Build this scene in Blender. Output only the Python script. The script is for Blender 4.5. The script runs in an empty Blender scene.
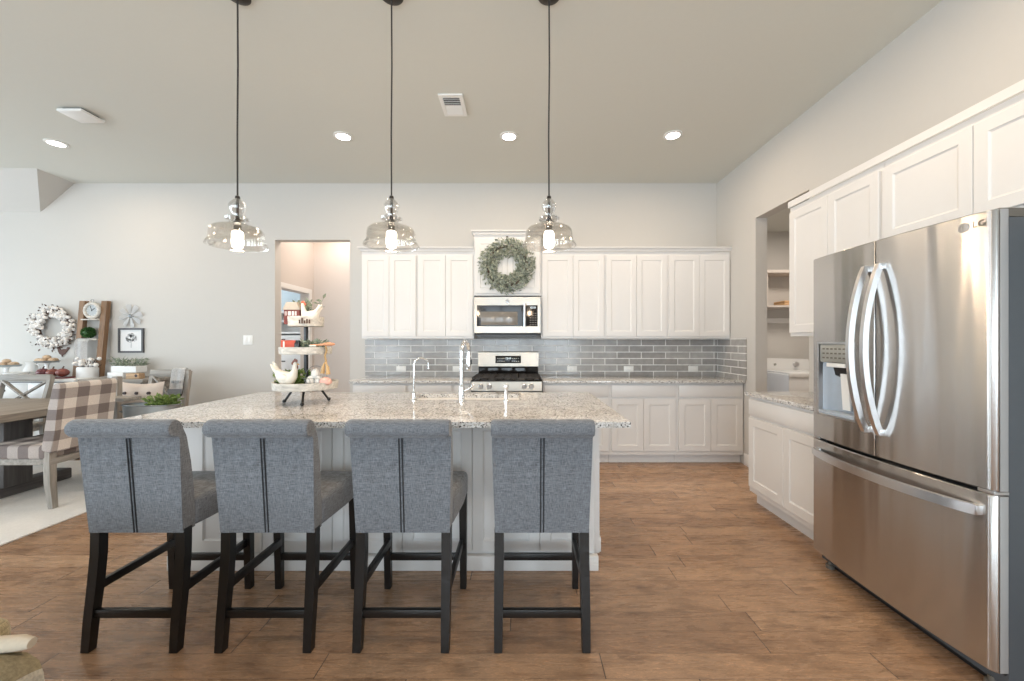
import bpy, bmesh, math, random
from mathutils import Vector, Matrix, Euler
random.seed(7)
SC = bpy.context.scene
COL = SC.collection
PI = math.pi
R = math.radians

# ------------------------------------------------------------------ camera, world, exposure, daylight
cam_d = bpy.data.cameras.new('camera')
cam = bpy.data.objects.new('camera', cam_d)
COL.objects.link(cam)
cam.location = (0, 0, 1.32)
cam.rotation_euler = (R(90), 0, 0)
cam_d.sensor_width = 36
cam_d.lens = 391 / 1024 * 36
cam_d.shift_x = -8 / 1024
cam_d.shift_y = 2.5 / 1024
cam_d.clip_start = 0.02
SC.camera = cam

vs = SC.view_settings
vs.view_transform = 'Standard'
vs.look = 'None'
vs.gamma = 1
vs.use_curve_mapping = False
vs.exposure = 0.31

w = bpy.data.worlds.new('world')
SC.world = w
w.use_nodes = True
bg = w.node_tree.nodes['Background']
bg.inputs[0].default_value = (0.72, 0.85, 1.0, 1)
bg.inputs[1].default_value = 0.9


def area(name, loc, rot, sx, sy, power, color, spread=180):
    l = bpy.data.lights.new(name, 'AREA')
    l.shape = 'RECTANGLE'
    l.size = sx
    l.size_y = sy
    l.energy = power
    l.color = color
    l.spread = R(spread)
    o = bpy.data.objects.new(name, l)
    o.location = loc
    o.rotation_euler = rot
    COL.objects.link(o)
    return o


DAY = (0.80, 0.91, 1.0)
WARM = (1.0, 0.74, 0.50)
# daylight through the windows of the wall behind the camera and of the dining room's left wall
FRONT_WINDOWS = [(-6.6, 1.5), (-4.6, 1.5), (-2.6, 1.5), (-.6, 1.5), (1.25, 1.4)]     # centre x, width; last window is unseen, added to brighten the right side
LEFT_WINDOWS = [(-1.6, 1.6), (1.2, 1.6), (3.4, 1.5)]                      # centre y, width
YF, XL = -3.6, -8.8
for cx, ww in FRONT_WINDOWS:
    area('daylight_front', (cx, YF - 0.10, 1.45), (R(90), 0, 0), ww - .1, 2.1, 74, DAY)
for cy, ww in LEFT_WINDOWS:
    area('daylight_left', (XL - 0.10, cy, 1.45), (R(90), 0, R(-90)), ww - .1, 2.1, 74, DAY)

CAN_POWER = 9
PENDANT_POWER = 7

# ------------------------------------------------------------------ materials


def nd(nt, typ, props=None, **ins):
    n = nt.nodes.new(typ)
    for k, v in (props or {}).items():
        setattr(n, k, v)
    for k, v in ins.items():
        key = int(k[1:]) if k[0] == 'i' and k[1:].isdigit() else k.replace('_', ' ')
        s = n.inputs[key]
        if isinstance(v, bpy.types.NodeSocket):
            nt.links.new(v, s)
        else:
            s.default_value = v
    return n


def c4(c):
    return (c[0], c[1], c[2], 1)


def base_mat(name):
    m = bpy.data.materials.new(name)
    m.use_nodes = True
    nt = m.node_tree
    return m, nt, nt.nodes['Principled BSDF']


def coord(nt, scale=(1, 1, 1), kind='Object'):
    tc = nd(nt, 'ShaderNodeTexCoord')
    mp = nd(nt, 'ShaderNodeMapping', i0=tc.outputs[kind], i3=scale)
    return mp.outputs[0]


def math_(nt, op, a, b=0.0):
    return nd(nt, 'ShaderNodeMath', {'operation': op}, i0=a, i1=b).outputs[0]


def mixc(nt, fac, a, b, blend='MIX'):
    n = nt.nodes.new('ShaderNodeMix')
    n.data_type = 'RGBA'
    n.blend_type = blend
    for s, v in ((n.inputs[0], fac), (n.inputs[6], a), (n.inputs[7], b)):
        if isinstance(v, bpy.types.NodeSocket):
            nt.links.new(v, s)
        else:
            s.default_value = v
    return n.outputs[2]


def ramp(nt, fac, stops, interp='LINEAR'):
    n = nt.nodes.new('ShaderNodeValToRGB')
    n.color_ramp.interpolation = interp
    el = n.color_ramp.elements
    while len(el) < len(stops):
        el.new(0.5)
    for e, (p, c) in zip(el, stops):
        e.position = p
        e.color = c4(c)
    nt.links.new(fac, n.inputs[0])
    return n.outputs[0]


def plain(name, color, rough=0.5, metal=0.0, var=0.06, scale=30, bump=0.0, spec=0.5, stretch=(1, 1, 1), bscale=None):
    """A painted, glazed or metal surface with a little procedural unevenness."""
    m, nt, b = base_mat(name)
    v = coord(nt, stretch)
    n = nd(nt, 'ShaderNodeTexNoise', i0=v, Scale=scale, Detail=3.0)
    a = tuple(max(0, x * (1 - var)) for x in color)
    c = tuple(min(1, x * (1 + var)) for x in color)
    nt.links.new(mixc(nt, n.outputs[0], c4(a), c4(c)), b.inputs['Base Color'])
    b.inputs['Roughness'].default_value = rough
    b.inputs['Metallic'].default_value = metal
    b.inputs['Specular IOR Level'].default_value = spec
    if bump:
        n2 = nd(nt, 'ShaderNodeTexNoise', i0=v, Scale=bscale or scale * 4, Detail=2.0)
        bp = nd(nt, 'ShaderNodeBump', Strength=bump, Distance=0.004, Height=n2.outputs[0])
        nt.links.new(bp.outputs[0], b.inputs['Normal'])
    return m


def glow(name, color, strength):
    m, nt, b = base_mat(name)
    b.inputs['Base Color'].default_value = c4(color)
    b.inputs['Emission Color'].default_value = c4(color)
    b.inputs['Emission Strength'].default_value = strength
    return m


def clear_glass(name, tint=(0.95, 0.95, 0.94), gloss=0.5, lo=0.04, rough=0.03):
    m, nt, b = base_mat(name)
    nt.nodes.remove(b)
    out = nt.nodes['Material Output']
    tr = nd(nt, 'ShaderNodeBsdfTransparent', i0=c4(tint))
    gl = nd(nt, 'ShaderNodeBsdfGlossy', i0=(1, 1, 1, 1), Roughness=rough)
    lw = nd(nt, 'ShaderNodeLayerWeight', Blend=0.35)
    f = math_(nt, 'MULTIPLY_ADD', lw.outputs[1], gloss)
    f.node.inputs[2].default_value = lo
    mx = nd(nt, 'ShaderNodeMixShader', i0=f, i1=tr.outputs[0], i2=gl.outputs[0])
    nt.links.new(mx.outputs[0], out.inputs[0])
    return m


def wood_floor():
    m, nt, b = base_mat('hand_scraped_wood_floor')
    tc = nd(nt, 'ShaderNodeTexCoord')
    sp = nd(nt, 'ShaderNodeSeparateXYZ', i0=tc.outputs['Object'])
    x, y = sp.outputs[0], sp.outputs[1]
    pw, pl = 0.128, 1.15
    row = math_(nt, 'FLOOR', math_(nt, 'DIVIDE', y, pw))
    rnd = nd(nt, 'ShaderNodeTexWhiteNoise', {'noise_dimensions': '1D'}, W=row).outputs[0]
    xs = math_(nt, 'DIVIDE', math_(nt, 'ADD', x, math_(nt, 'MULTIPLY', rnd, 7.3)), pl)
    cell = math_(nt, 'FLOOR', xs)
    pid = nd(nt, 'ShaderNodeCombineXYZ', i0=cell, i1=row, i2=0.0)
    pr = nd(nt, 'ShaderNodeTexWhiteNoise', {'noise_dimensions': '3D'}, i0=pid.outputs[0])
    # grain, shifted from plank to plank
    off = nd(nt, 'ShaderNodeVectorMath', {'operation': 'SCALE'}, i0=pr.outputs[1], Scale=13.0)
    gv = nd(nt, 'ShaderNodeVectorMath', {'operation': 'ADD'}, i0=tc.outputs['Object'], i1=off.outputs[0])
    gm = nd(nt, 'ShaderNodeMapping', i0=gv.outputs[0], i3=(2.2, 17, 1))
    g = nd(nt, 'ShaderNodeTexNoise', i0=gm.outputs[0], Scale=1.6, Detail=6.0, Roughness=0.6, Distortion=1.2)
    gm2 = nd(nt, 'ShaderNodeMapping', i0=gv.outputs[0], i3=(2.6, 6.5, 1))
    bl = nd(nt, 'ShaderNodeTexNoise', i0=gm2.outputs[0], Scale=2.4, Detail=3.0)
    colr = ramp(nt, pr.outputs[0], [(0, (.275, .162, .096)), (.35, (.375, .23, .138)), (.7, (.32, .19, .112)), (1, (.45, .288, .18))])
    dark = ramp(nt, g.outputs[0], [(.28, (.78, .75, .73)), (.48, (1, 1, 1)), (.75, (1.14, 1.12, 1.10))])
    c1 = mixc(nt, 1.0, colr, dark, 'MULTIPLY')
    blot = ramp(nt, bl.outputs[0], [(.28, (.66, .64, .63)), (.48, (1, 1, 1)), (.75, (1.12, 1.12, 1.12))])
    c2 = mixc(nt, 1.0, c1, blot, 'MULTIPLY')
    fl = nd(nt, 'ShaderNodeTexNoise', i0=nd(nt, 'ShaderNodeMapping', i0=gv.outputs[0], i3=(9, 40, 1)).outputs[0], Scale=2.0, Detail=4.0, Roughness=.7, Distortion=2.5)
    c2 = mixc(nt, 1.0, c2, ramp(nt, fl.outputs[0], [(.30, (.62, .60, .58)), (.46, (1, 1, 1)), (.56, (1.02, 1.02, 1.02)), (.64, (1.5, 1.46, 1.42))]), 'MULTIPLY')
    # gaps between the planks
    fy = math_(nt, 'FRACT', math_(nt, 'DIVIDE', y, pw))
    ey = math_(nt, 'MINIMUM', fy, math_(nt, 'SUBTRACT', 1.0, fy))
    fx = math_(nt, 'FRACT', xs)
    ex = math_(nt, 'MINIMUM', fx, math_(nt, 'SUBTRACT', 1.0, fx))
    gy = math_(nt, 'LESS_THAN', math_(nt, 'MULTIPLY', ey, pw), 0.0013)
    gx = math_(nt, 'LESS_THAN', math_(nt, 'MULTIPLY', ex, pl), 0.0022)
    gap = math_(nt, 'MAXIMUM', math_(nt, 'MULTIPLY', gy, 0.55), gx)
    c3 = mixc(nt, gap, c2, (.05, .032, .022, 1))
    nt.links.new(c3, b.inputs['Base Color'])
    rr = nd(nt, 'ShaderNodeMapRange', i0=g.outputs[0], i1=0.2, i2=0.8, i3=0.20, i4=0.36)
    nt.links.new(rr.outputs[0], b.inputs['Roughness'])
    h = math_(nt, 'SUBTRACT', math_(nt, 'ADD', math_(nt, 'MULTIPLY', g.outputs[0], .35), math_(nt, 'MULTIPLY', bl.outputs[0], .5)), gap)
    bp = nd(nt, 'ShaderNodeBump', Strength=0.35, Distance=0.006, Height=h)
    nt.links.new(bp.outputs[0], b.inputs['Normal'])
    return m


def granite():
    m, nt, b = base_mat('speckled_granite')
    v = coord(nt)
    vo = nd(nt, 'ShaderNodeTexVoronoi', i0=v, Scale=150.0)
    sc = nd(nt, 'ShaderNodeSeparateColor', i0=vo.outputs['Color'])
    base = ramp(nt, sc.outputs[0], [(0, (.055, .052, .052)), (.08, (.28, .27, .26)), (.18, (.52, .50, .48)),
                                    (.36, (.69, .68, .67)), (.64, (.77, .765, .755)), (.93, (.58, .54, .50))], 'CONSTANT')
    nb = nd(nt, 'ShaderNodeTexNoise', i0=v, Scale=9.0, Detail=4.0)
    bl = ramp(nt, nb.outputs[0], [(.3, (.84, .83, .82)), (.6, (1, 1, 1))])
    nt.links.new(mixc(nt, 1.0, base, bl, 'MULTIPLY'), b.inputs['Base Color'])
    b.inputs['Roughness'].default_value = 0.07
    b.inputs['Specular IOR Level'].default_value = 0.6
    return m


def brick_tile(axis):
    m, nt, b = base_mat('grey_subway_tile_' + axis)
    tc = nd(nt, 'ShaderNodeTexCoord')
    sp = nd(nt, 'ShaderNodeSeparateXYZ', i0=tc.outputs['Object'])
    u = sp.outputs[0] if axis == 'x' else sp.outputs[1]
    z = math_(nt, 'SUBTRACT', sp.outputs[2], 0.914 - 0.079 * .28)
    uv = nd(nt, 'ShaderNodeCombineXYZ', i0=u, i1=z, i2=0.0)
    br = nd(nt, 'ShaderNodeTexBrick', i0=uv.outputs[0], Scale=1.0, Color1=(.315, .30, .285, 1), Color2=(.42, .405, .385, 1),
            Mortar=(.78, .77, .75, 1), Mortar_Size=0.005, Mortar_Smooth=0.1, Bias=-0.1, Brick_Width=0.300, Row_Height=0.079)
    n = nd(nt, 'ShaderNodeTexNoise', i0=uv.outputs[0], Scale=14.0, Detail=4.0)
    shade = ramp(nt, n.outputs[0], [(.25, (.85, .85, .86)), (.75, (1.12, 1.12, 1.12))])
    nt.links.new(mixc(nt, 1.0, br.outputs[0], shade, 'MULTIPLY'), b.inputs['Base Color'])
    rr = nd(nt, 'ShaderNodeMapRange', i0=br.outputs[1], i3=0.16, i4=0.8)
    nt.links.new(rr.outputs[0], b.inputs['Roughness'])
    h = math_(nt, 'MULTIPLY_ADD', br.outputs[1], -1.0)
    nt.links.new(math_(nt, 'MULTIPLY', n.outputs[0], .15), h.node.inputs[2])
    bp = nd(nt, 'ShaderNodeBump', Strength=0.5, Distance=0.004, Height=h)
    nt.links.new(bp.outputs[0], b.inputs['Normal'])
    return m


def tweed(name, color, fleck=0.35, scale=1.0):
    m, nt, b = base_mat(name)
    v = coord(nt)
    m1 = nd(nt, 'ShaderNodeMapping', i0=v, i3=(30, 30, 420))
    m2 = nd(nt, 'ShaderNodeMapping', i0=v, i3=(420, 420, 30))
    n1 = nd(nt, 'ShaderNodeTexNoise', i0=m1.outputs[0], Scale=scale, Detail=2.0)
    n2 = nd(nt, 'ShaderNodeTexNoise', i0=m2.outputs[0], Scale=scale, Detail=2.0)
    h = math_(nt, 'MULTIPLY', math_(nt, 'ADD', n1.outputs[0], n2.outputs[0]), 0.5)
    a = tuple(x * (1 - fleck) for x in color)
    c = tuple(min(1, x * (1 + fleck)) for x in color)
    nt.links.new(ramp(nt, h, [(.36, a), (.64, c)]), b.inputs['Base Color'])
    b.inputs['Roughness'].default_value = 0.9
    b.inputs['Specular IOR Level'].default_value = 0.2
    b.inputs['Sheen Weight'].default_value = 0.25
    bp = nd(nt, 'ShaderNodeBump', Strength=0.25, Distance=0.002, Height=h)
    nt.links.new(bp.outputs[0], b.inputs['Normal'])
    return m


def steel(name, color=(.62, .60, .58), rough=0.24, aniso=0.75, wavy=0.0):
    m, nt, b = base_mat(name)
    v = coord(nt, (3, 3, 900))
    n = nd(nt, 'ShaderNodeTexNoise', i0=v, Scale=1.0, Detail=2.0)
    nt.links.new(mixc(nt, n.outputs[0], c4([x * .94 for x in color]), c4([x * 1.05 for x in color])), b.inputs['Base Color'])
    b.inputs['Metallic'].default_value = 1
    b.inputs['Roughness'].default_value = rough
    b.inputs['Anisotropic'].default_value = aniso
    b.inputs['Anisotropic Rotation'].default_value = 0.25
    if wavy:
        wn = nd(nt, 'ShaderNodeTexNoise', i0=coord(nt, (9, .01, .5)), Scale=1.0, Detail=1.0)
        bp = nd(nt, 'ShaderNodeBump', Strength=1.0, Distance=wavy, Height=wn.outputs[0])
        nt.links.new(bp.outputs[0], b.inputs['Normal'])
    tg = nd(nt, 'ShaderNodeTangent', {'direction_type': 'RADIAL', 'axis': 'Z'})
    nt.links.new(tg.outputs[0], b.inputs['Tangent'])
    return m


def wood(name, color, axis='x', rough=0.6, contrast=0.35, scale=1.0):
    m, nt, b = base_mat(name)
    s = {'x': (2, 26, 26), 'y': (26, 2, 26), 'z': (26, 26, 2)}[axis]
    v = coord(nt, s)
    n = nd(nt, 'ShaderNodeTexNoise', i0=v, Scale=1.3 * scale, Detail=5.0, Roughness=.6, Distortion=.6)
    a = tuple(x * (1 - contrast) for x in color)
    c = tuple(min(1, x * (1 + contrast)) for x in color)
    nt.links.new(ramp(nt, n.outputs[0], [(.3, a), (.7, c)]), b.inputs['Base Color'])
    b.inputs['Roughness'].default_value = rough
    bp = nd(nt, 'ShaderNodeBump', Strength=0.2, Distance=0.003, Height=n.outputs[0])
    nt.links.new(bp.outputs[0], b.inputs['Normal'])
    return m


def plaid(name, vax):
    m, nt, b = base_mat(name)
    tc = nd(nt, 'ShaderNodeTexCoord')
    sp = nd(nt, 'ShaderNodeSeparateXYZ', i0=tc.outputs['Object'])
    u = sp.outputs[1]
    v = sp.outputs[vax]

    def band(s, p, o):
        return math_(nt, 'GREATER_THAN', math_(nt, 'FRACT', math_(nt, 'ADD', math_(nt, 'DIVIDE', s, p), o)), 0.5)
    t = math_(nt, 'MULTIPLY', math_(nt, 'ADD', band(u, .175, .1), band(v, .165, .25)), 0.5)
    col = ramp(nt, t, [(0, (.80, .73, .665)), (.34, (.45, .395, .365)), (.8, (.22, .185, .175))], 'CONSTANT')
    vv = coord(nt, (300, 300, 300))
    n = nd(nt, 'ShaderNodeTexNoise', i0=vv, Scale=1.0, Detail=1.0)
    col = mixc(nt, 1.0, col, ramp(nt, n.outputs[0], [(.3, (.85, .85, .85)), (.7, (1.1, 1.1, 1.1))]), 'MULTIPLY')
    nt.links.new(col, b.inputs['Base Color'])
    b.inputs['Roughness'].default_value = .9
    b.inputs['Specular IOR Level'].default_value = .2
    return m


def stripes(name, base, line, axis, period, widths, fuzz=True):
    """Cloth with woven stripes: widths = list of (start, end) in the 0..1 period."""
    m, nt, b = base_mat(name)
    tc = nd(nt, 'ShaderNodeTexCoord')
    sp = nd(nt, 'ShaderNodeSeparateXYZ', i0=tc.outputs['Object'])
    f = math_(nt, 'FRACT', math_(nt, 'DIVIDE', sp.outputs['xyz'.index(axis)], period))
    tot = None
    for a, c in widths:
        k = math_(nt, 'MULTIPLY', math_(nt, 'GREATER_THAN', f, a), math_(nt, 'LESS_THAN', f, c))
        tot = k if tot is None else math_(nt, 'MAXIMUM', tot, k)
    v = coord(nt, (160, 160, 160))
    n = nd(nt, 'ShaderNodeTexNoise', i0=v, Scale=1.0, Detail=2.0)
    col = mixc(nt, tot, c4(base), c4(line))
    col = mixc(nt, 1.0, col, ramp(nt, n.outputs[0], [(.3, (.78, .78, .78)), (.7, (1.12, 1.12, 1.12))]), 'MULTIPLY')
    nt.links.new(col, b.inputs['Base Color'])
    b.inputs['Roughness'].default_value = .95
    bp = nd(nt, 'ShaderNodeBump', Strength=0.5, Distance=0.004, Height=n.outputs[0])
    nt.links.new(bp.outputs[0], b.inputs['Normal'])
    return m


def leafy(name, a, c):
    m, nt, b = base_mat(name)
    v = coord(nt)
    n = nd(nt, 'ShaderNodeTexNoise', i0=v, Scale=40.0, Detail=1.0)
    nt.links.new(ramp(nt, n.outputs[0], [(.3, a), (.7, c)]), b.inputs['Base Color'])
    b.inputs['Roughness'].default_value = .6
    return m


M = dict(
    wall=plain('wall_paint', (.575, .555, .525), .75, bump=.06, var=.01, bscale=160),
    ceil=plain('ceiling_paint', (.655, .655, .605), .85, bump=.10, var=.012, bscale=120),
    hallwall=plain('hall_paint', (.62, .57, .53), .75, bump=.06, var=.01, bscale=160),
    bluewall=plain('blue_grey_paint', (.52, .60, .64), .75, var=.02),
    white=plain('white_cabinet_paint', (.74, .725, .71), .38, var=.01, bump=.02),
    trim=plain('white_trim_paint', (.82, .81, .79), .4, var=.01),
    floor=wood_floor(),
    granite=granite(),
    tilex=brick_tile('x'), tiley=brick_tile('y'),
    steel=steel('brushed_stainless_steel', (.56, .545, .53), .235, .95, .006),
    steel_rng=steel('range_stainless_steel', (.36, .335, .30), .30, .7),
    handle=plain('satin_steel_handle', (.72, .72, .73), .28, 1.0, var=.03),
    chrome=plain('chrome', (.85, .85, .85), .07, 1.0, var=.01),
    fridge_side=plain('dark_grey_enamel', (.075, .085, .095), .4, var=.05),
    door_side=plain('grey_door_edge', (.40, .40, .40), .4, .3, var=.03),
    hinge=plain('dark_bronze_plastic', (.13, .115, .095), .45),
    black=plain('black_plastic', (.012, .012, .013), .35, var=.1),
    blackglass=plain('black_glass', (.012, .010, .009), .06, var=.02, spec=.25),
    mwglass=plain('oven_window_screen', (.20, .18, .155), .14, var=.05),
    grey_panel=plain('grey_control_panel', (.36, .36, .33), .3, .4),
    iron=plain('cast_iron', (.03, .026, .024), .55, var=.2, bump=.1),
    dispblue=plain('dispenser_cavity_plastic', (.36, .41, .47), .3),
    fabric=tweed('grey_tweed', (.150, .158, .173), .50, 1.3),
    piping=plain('black_piping', (.012, .012, .014), .7),
    dark_wood=plain('espresso_wood', (.007, .006, .0055), .38, var=.25, scale=12),
    glassy=clear_glass('clear_pendant_glass', (.93, .92, .90), .55, .05),
    insulator=clear_glass('smoky_insulator_glass', (.80, .80, .79), .85, .10),
    pane=clear_glass('window_pane_glass', (.97, .98, .98), .3, .03),
    bronze=plain('dark_bronze_metal', (.05, .042, .036), .4, .8),
    cord=plain('black_cord', (.03, .027, .025), .7),
    bulb=glow('lit_bulb', (1.0, .93, .82), 9),
    can=glow('lit_downlight', (1.0, .95, .87), 14),
    display=glow('clock_display', (.75, .85, .9), 1.2),
    plastic=plain('white_plastic', (.82, .82, .80), .35, var=.01),
    ventdark=plain('vent_shadow_grey', (.10, .10, .10), .7),
    grey_wood=wood('weathered_grey_wood', (.30, .275, .245), 'x'),
    grey_woodz=wood('weathered_grey_wood_upright', (.30, .275, .245), 'z'),
    grey_woody=wood('weathered_grey_wood_side', (.30, .275, .245), 'y'),
    table_wood=wood('dining_table_wood', (.27, .225, .18), 'y', .5),
    trestle=wood('dark_trestle_wood', (.10, .09, .085), 'z'),
    trestley=wood('dark_trestle_beam', (.10, .09, .085), 'y'),
    ladder_wood=wood('brown_ladder_wood', (.22, .125, .065), 'z'),
    crate_wood=wood('light_crate_wood', (.45, .30, .18), 'x'),
    spoon_wood=wood('reddish_wood', (.62, .30, .17), 'x', contrast=.15),
    whitewash=wood('whitewashed_wood', (.58, .55, .50), 'x', .7, .30, 1.6),
    plaid=plaid('buffalo_check', 2),
    plaidseat=plaid('buffalo_check_seat', 0),
    rug=plain('cream_rug', (.78, .765, .74), .95, var=.12, scale=60, bump=.6),
    galv=plain('galvanized_metal', (.40, .43, .44), .38, .7, var=.18, scale=16),
    windmill=plain('pale_zinc', (.80, .80, .80), .5, .1, var=.1, scale=20),
    galvdark=plain('galvanized_rim', (.26, .28, .29), .4, .7, var=.15),
    linen=plain('natural_linen', (.62, .52, .45), .95, var=.08, scale=120, bump=.3),
    cream=plain('cream_ceramic', (.80, .76, .68), .3, var=.04),
    whitecer=plain('white_ceramic', (.80, .80, .79), .2, var=.02),
    button=plain('dark_button', (.04, .022, .02), .5),
    red=plain('barn_red', (.15, .03, .025), .6, var=.2),
    red2=plain('book_red', (.50, .075, .04), .6, var=.2),
    comb=plain('rooster_comb', (.55, .14, .08), .5, var=.15),
    hencomb=plain('brown_comb', (.22, .085, .06), .55, var=.2),
    beak=plain('beak_ochre', (.60, .35, .10), .5),
    plum=plain('plum_red', (.13, .03, .035), .35, var=.3),
    plum2=plain('brick_red', (.20, .055, .04), .35, var=.3),
    leaf=leafy('fresh_green_leaves', (.10, .17, .035), (.27, .36, .10)),
    sage=leafy('sage_leaves', (.13, .175, .125), (.35, .40, .30)),
    wreathleaf=leafy('wreath_leaves', (.13, .165, .12), (.52, .54, .44)),
    deep=leafy('boxwood_leaves', (.015, .06, .012), (.06, .17, .04)),
    cotton=plain('cotton_boll', (.80, .77, .74), .95, var=.06, scale=60, bump=.4),
    twig=plain('brown_twig', (.10, .06, .045), .8, var=.3),
    rust=plain('rusty_metal', (.11, .05, .035), .7, var=.4),
    bead=plain('wooden_beads', (.55, .36, .17), .6, var=.12),
    pinkegg=plain('pink_ceramic', (.72, .42, .36), .35, var=.06),
    egg=plain('egg_shell', (.80, .77, .72), .4, var=.05),
    bread=plain('baked_pastry', (.60, .44, .30), .7, var=.2, scale=40),
    slate=plain('grey_roof', (.42, .38, .33), .8, var=.15),
    print=plain('faded_grey_ink', (.40, .41, .42), .9, var=.2, scale=60),
    paper=plain('off_white_paper', (.78, .78, .78), .8, var=.02),
    frame=plain('charcoal_frame', (.07, .07, .075), .5, var=.2),
    clockface=plain('clock_face_grey', (.42, .45, .46), .5, var=.1),
    sofa=tweed('khaki_woven', (.40, .33, .20), .4),
    throw=stripes('striped_throw', (.46, .38, .24), (.72, .66, .55), 'x', .125, [(.30, .40), (.50, .58), (.68, .76)]),
    creamcloth=plain('cream_throw_edge', (.52, .44, .34), .95, var=.1, scale=140, bump=.5),
    towel=stripes('white_tea_towel', (.84, .83, .82), (.25, .26, .28), 'z', 1.0, [(.0, .001)]),
    towelgrey=plain('grey_towel_band', (.20, .21, .225), .95, var=.2, scale=90),
    orange=plain('tan_cloth', (.62, .40, .22), .9, var=.1),
    white_wash=plain('white_enamel', (.78, .78, .77), .25, var=.01),
)

# ------------------------------------------------------------------ mesh helpers


def obj(name, bm, mat, parent=None, loc=(0, 0, 0), rot=(0, 0, 0), angle=38, recalc=True):
    if recalc:
        bmesh.ops.recalc_face_normals(bm, faces=bm.faces[:])
    me = bpy.data.meshes.new(name)
    bm.to_mesh(me)
    bm.free()
    for p in me.polygons:
        p.use_smooth = True
    me.set_sharp_from_angle(angle=R(angle))
    me.materials.append(mat)
    o = bpy.data.objects.new(name, me)
    o.location = loc
    o.rotation_euler = rot
    COL.objects.link(o)
    if parent:
        o.parent = parent
    return o


def tag(o, label, cat, group=None, kind=None):
    o['label'] = label
    o['category'] = cat
    if group:
        o['group'] = group
    if kind:
        o['kind'] = kind
    return o


def thing(name, label, cat, loc=(0, 0, 0), rotz=0, group=None):
    o = bpy.data.objects.new(name, None)
    o.empty_display_size = .05
    COL.objects.link(o)
    o.location = loc
    o.rotation_euler = (0, 0, rotz)
    return tag(o, label, cat, group)


def struct(name, bm, mat, **k):
    o = obj(name, bm, mat, **k)
    o['kind'] = 'structure'
    return o


def dup(root, loc, rotz=None, label=None):
    r = root.copy()
    COL.objects.link(r)
    r.location = loc
    if rotz is not None:
        r.rotation_euler = (0, 0, rotz)
    if label:
        r['label'] = label
    for ch in list(root.children):
        c = ch.copy()
        COL.objects.link(c)
        c.parent = r
        for g in list(ch.children):
            d = g.copy()
            COL.objects.link(d)
            d.parent = c
    return r


def B():
    return bmesh.new()


def absorb(bm, tmp, mtx=None):
    if mtx is not None:
        bmesh.ops.transform(tmp, matrix=mtx, verts=tmp.verts[:])
    me = bpy.data.meshes.new('tmp')
    tmp.to_mesh(me)
    tmp.free()
    bm.from_mesh(me)
    bpy.data.meshes.remove(me)


def box(bm, x0, x1, y0, y1, z0, z1, bev=0.0, seg=2, mtx=None):
    t = bmesh.new()
    v = [t.verts.new((x, y, z)) for x in (x0, x1) for y in (y0, y1) for z in (z0, z1)]
    for f in ((0, 1, 3, 2), (4, 6, 7, 5), (0, 4, 5, 1), (2, 3, 7, 6), (0, 2, 6, 4), (1, 5, 7, 3)):
        t.faces.new([v[i] for i in f])
    if bev:
        bmesh.ops.bevel(t, geom=t.edges[:], offset=bev, segments=seg, affect='EDGES', profile=.5)
    absorb(bm, t, mtx)
    return bm


def frame_of(d):
    d = d.normalized()
    a = Vector((0, 0, 1)) if abs(d.z) < .9 else Vector((1, 0, 0))
    u = d.cross(a).normalized()
    return u, d.cross(u).normalized()


def tube(bm, pts, r, seg=10, closed=False, square=None):
    """Sweep a round (or w x h rectangular) section along points; r may be a list."""
    P = [Vector(p) for p in pts]
    n = len(P)
    rs = r if isinstance(r, (list, tuple)) else [r] * n
    rings = []
    u = None
    for i, p in enumerate(P):
        if closed:
            d = P[(i + 1) % n] - P[i - 1]
        else:
            d = P[min(i + 1, n - 1)] - P[max(i - 1, 0)]
        d.normalize()
        if u is None:
            u, vv = frame_of(d)
        else:
            u = (u - d * u.dot(d)).normalized()
            vv = d.cross(u).normalized()
        if square:
            a, b = square
            off = [(a, b), (-a, b), (-a, -b), (a, -b)]
            rings.append([bm.verts.new(p + u * (x * rs[i]) + vv * (y * rs[i])) for x, y in off])
        else:
            rings.append([bm.verts.new(p + (u * math.cos(k * 2 * PI / seg) + vv * math.sin(k * 2 * PI / seg)) * rs[i]) for k in range(seg)])
    m = len(rings[0])
    for i in range(n if closed else n - 1):
        a, b = rings[i], rings[(i + 1) % n]
        for k in range(m):
            bm.faces.new((a[k], a[(k + 1) % m], b[(k + 1) % m], b[k]))
    if not closed:
        bm.faces.new(rings[0])
        bm.faces.new(rings[-1][::-1])
    return bm


def lathe(bm, prof, c=(0, 0, 0), seg=32, sx=1, sy=1):
    """Revolve (r, z) points about z through c; r=0 ends close to a point."""
    rings = []
    for r, z in prof:
        if r < 1e-6:
            rings.append([bm.verts.new((c[0], c[1], c[2] + z))])
        else:
            rings.append([bm.verts.new((c[0] + sx * r * math.cos(k * 2 * PI / seg), c[1] + sy * r * math.sin(k * 2 * PI / seg), c[2] + z)) for k in range(seg)])
    for a, b in zip(rings, rings[1:]):
        for k in range(seg):
            k2 = (k + 1) % seg
            if len(a) == 1 and len(b) == 1:
                continue
            if len(a) == 1:
                bm.faces.new((a[0], b[k], b[k2]))
            elif len(b) == 1:
                bm.faces.new((a[k], a[k2], b[0]))
            else:
                bm.faces.new((a[k], a[k2], b[k2], b[k]))
    return bm


def cyl(bm, p0, p1, r0, r1=None, seg=20):
    return tube(bm, [p0, p1], [r0, r0 if r1 is None else r1], seg)


def ball(bm, c, rx, ry=None, rz=None, seg=16, rings=10, mtx=None):
    ry = rx if ry is None else ry
    rz = rx if rz is None else rz
    t = bmesh.new()
    lathe(t, [(math.sin(PI * i / rings) if 0 < i < rings else 0, -math.cos(PI * i / rings)) for i in range(rings + 1)], seg=seg)
    m = Matrix.Translation(c) @ (mtx or Matrix()) @ Matrix.Diagonal((rx, ry, rz, 1))
    absorb(bm, t, m)
    return bm


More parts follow.
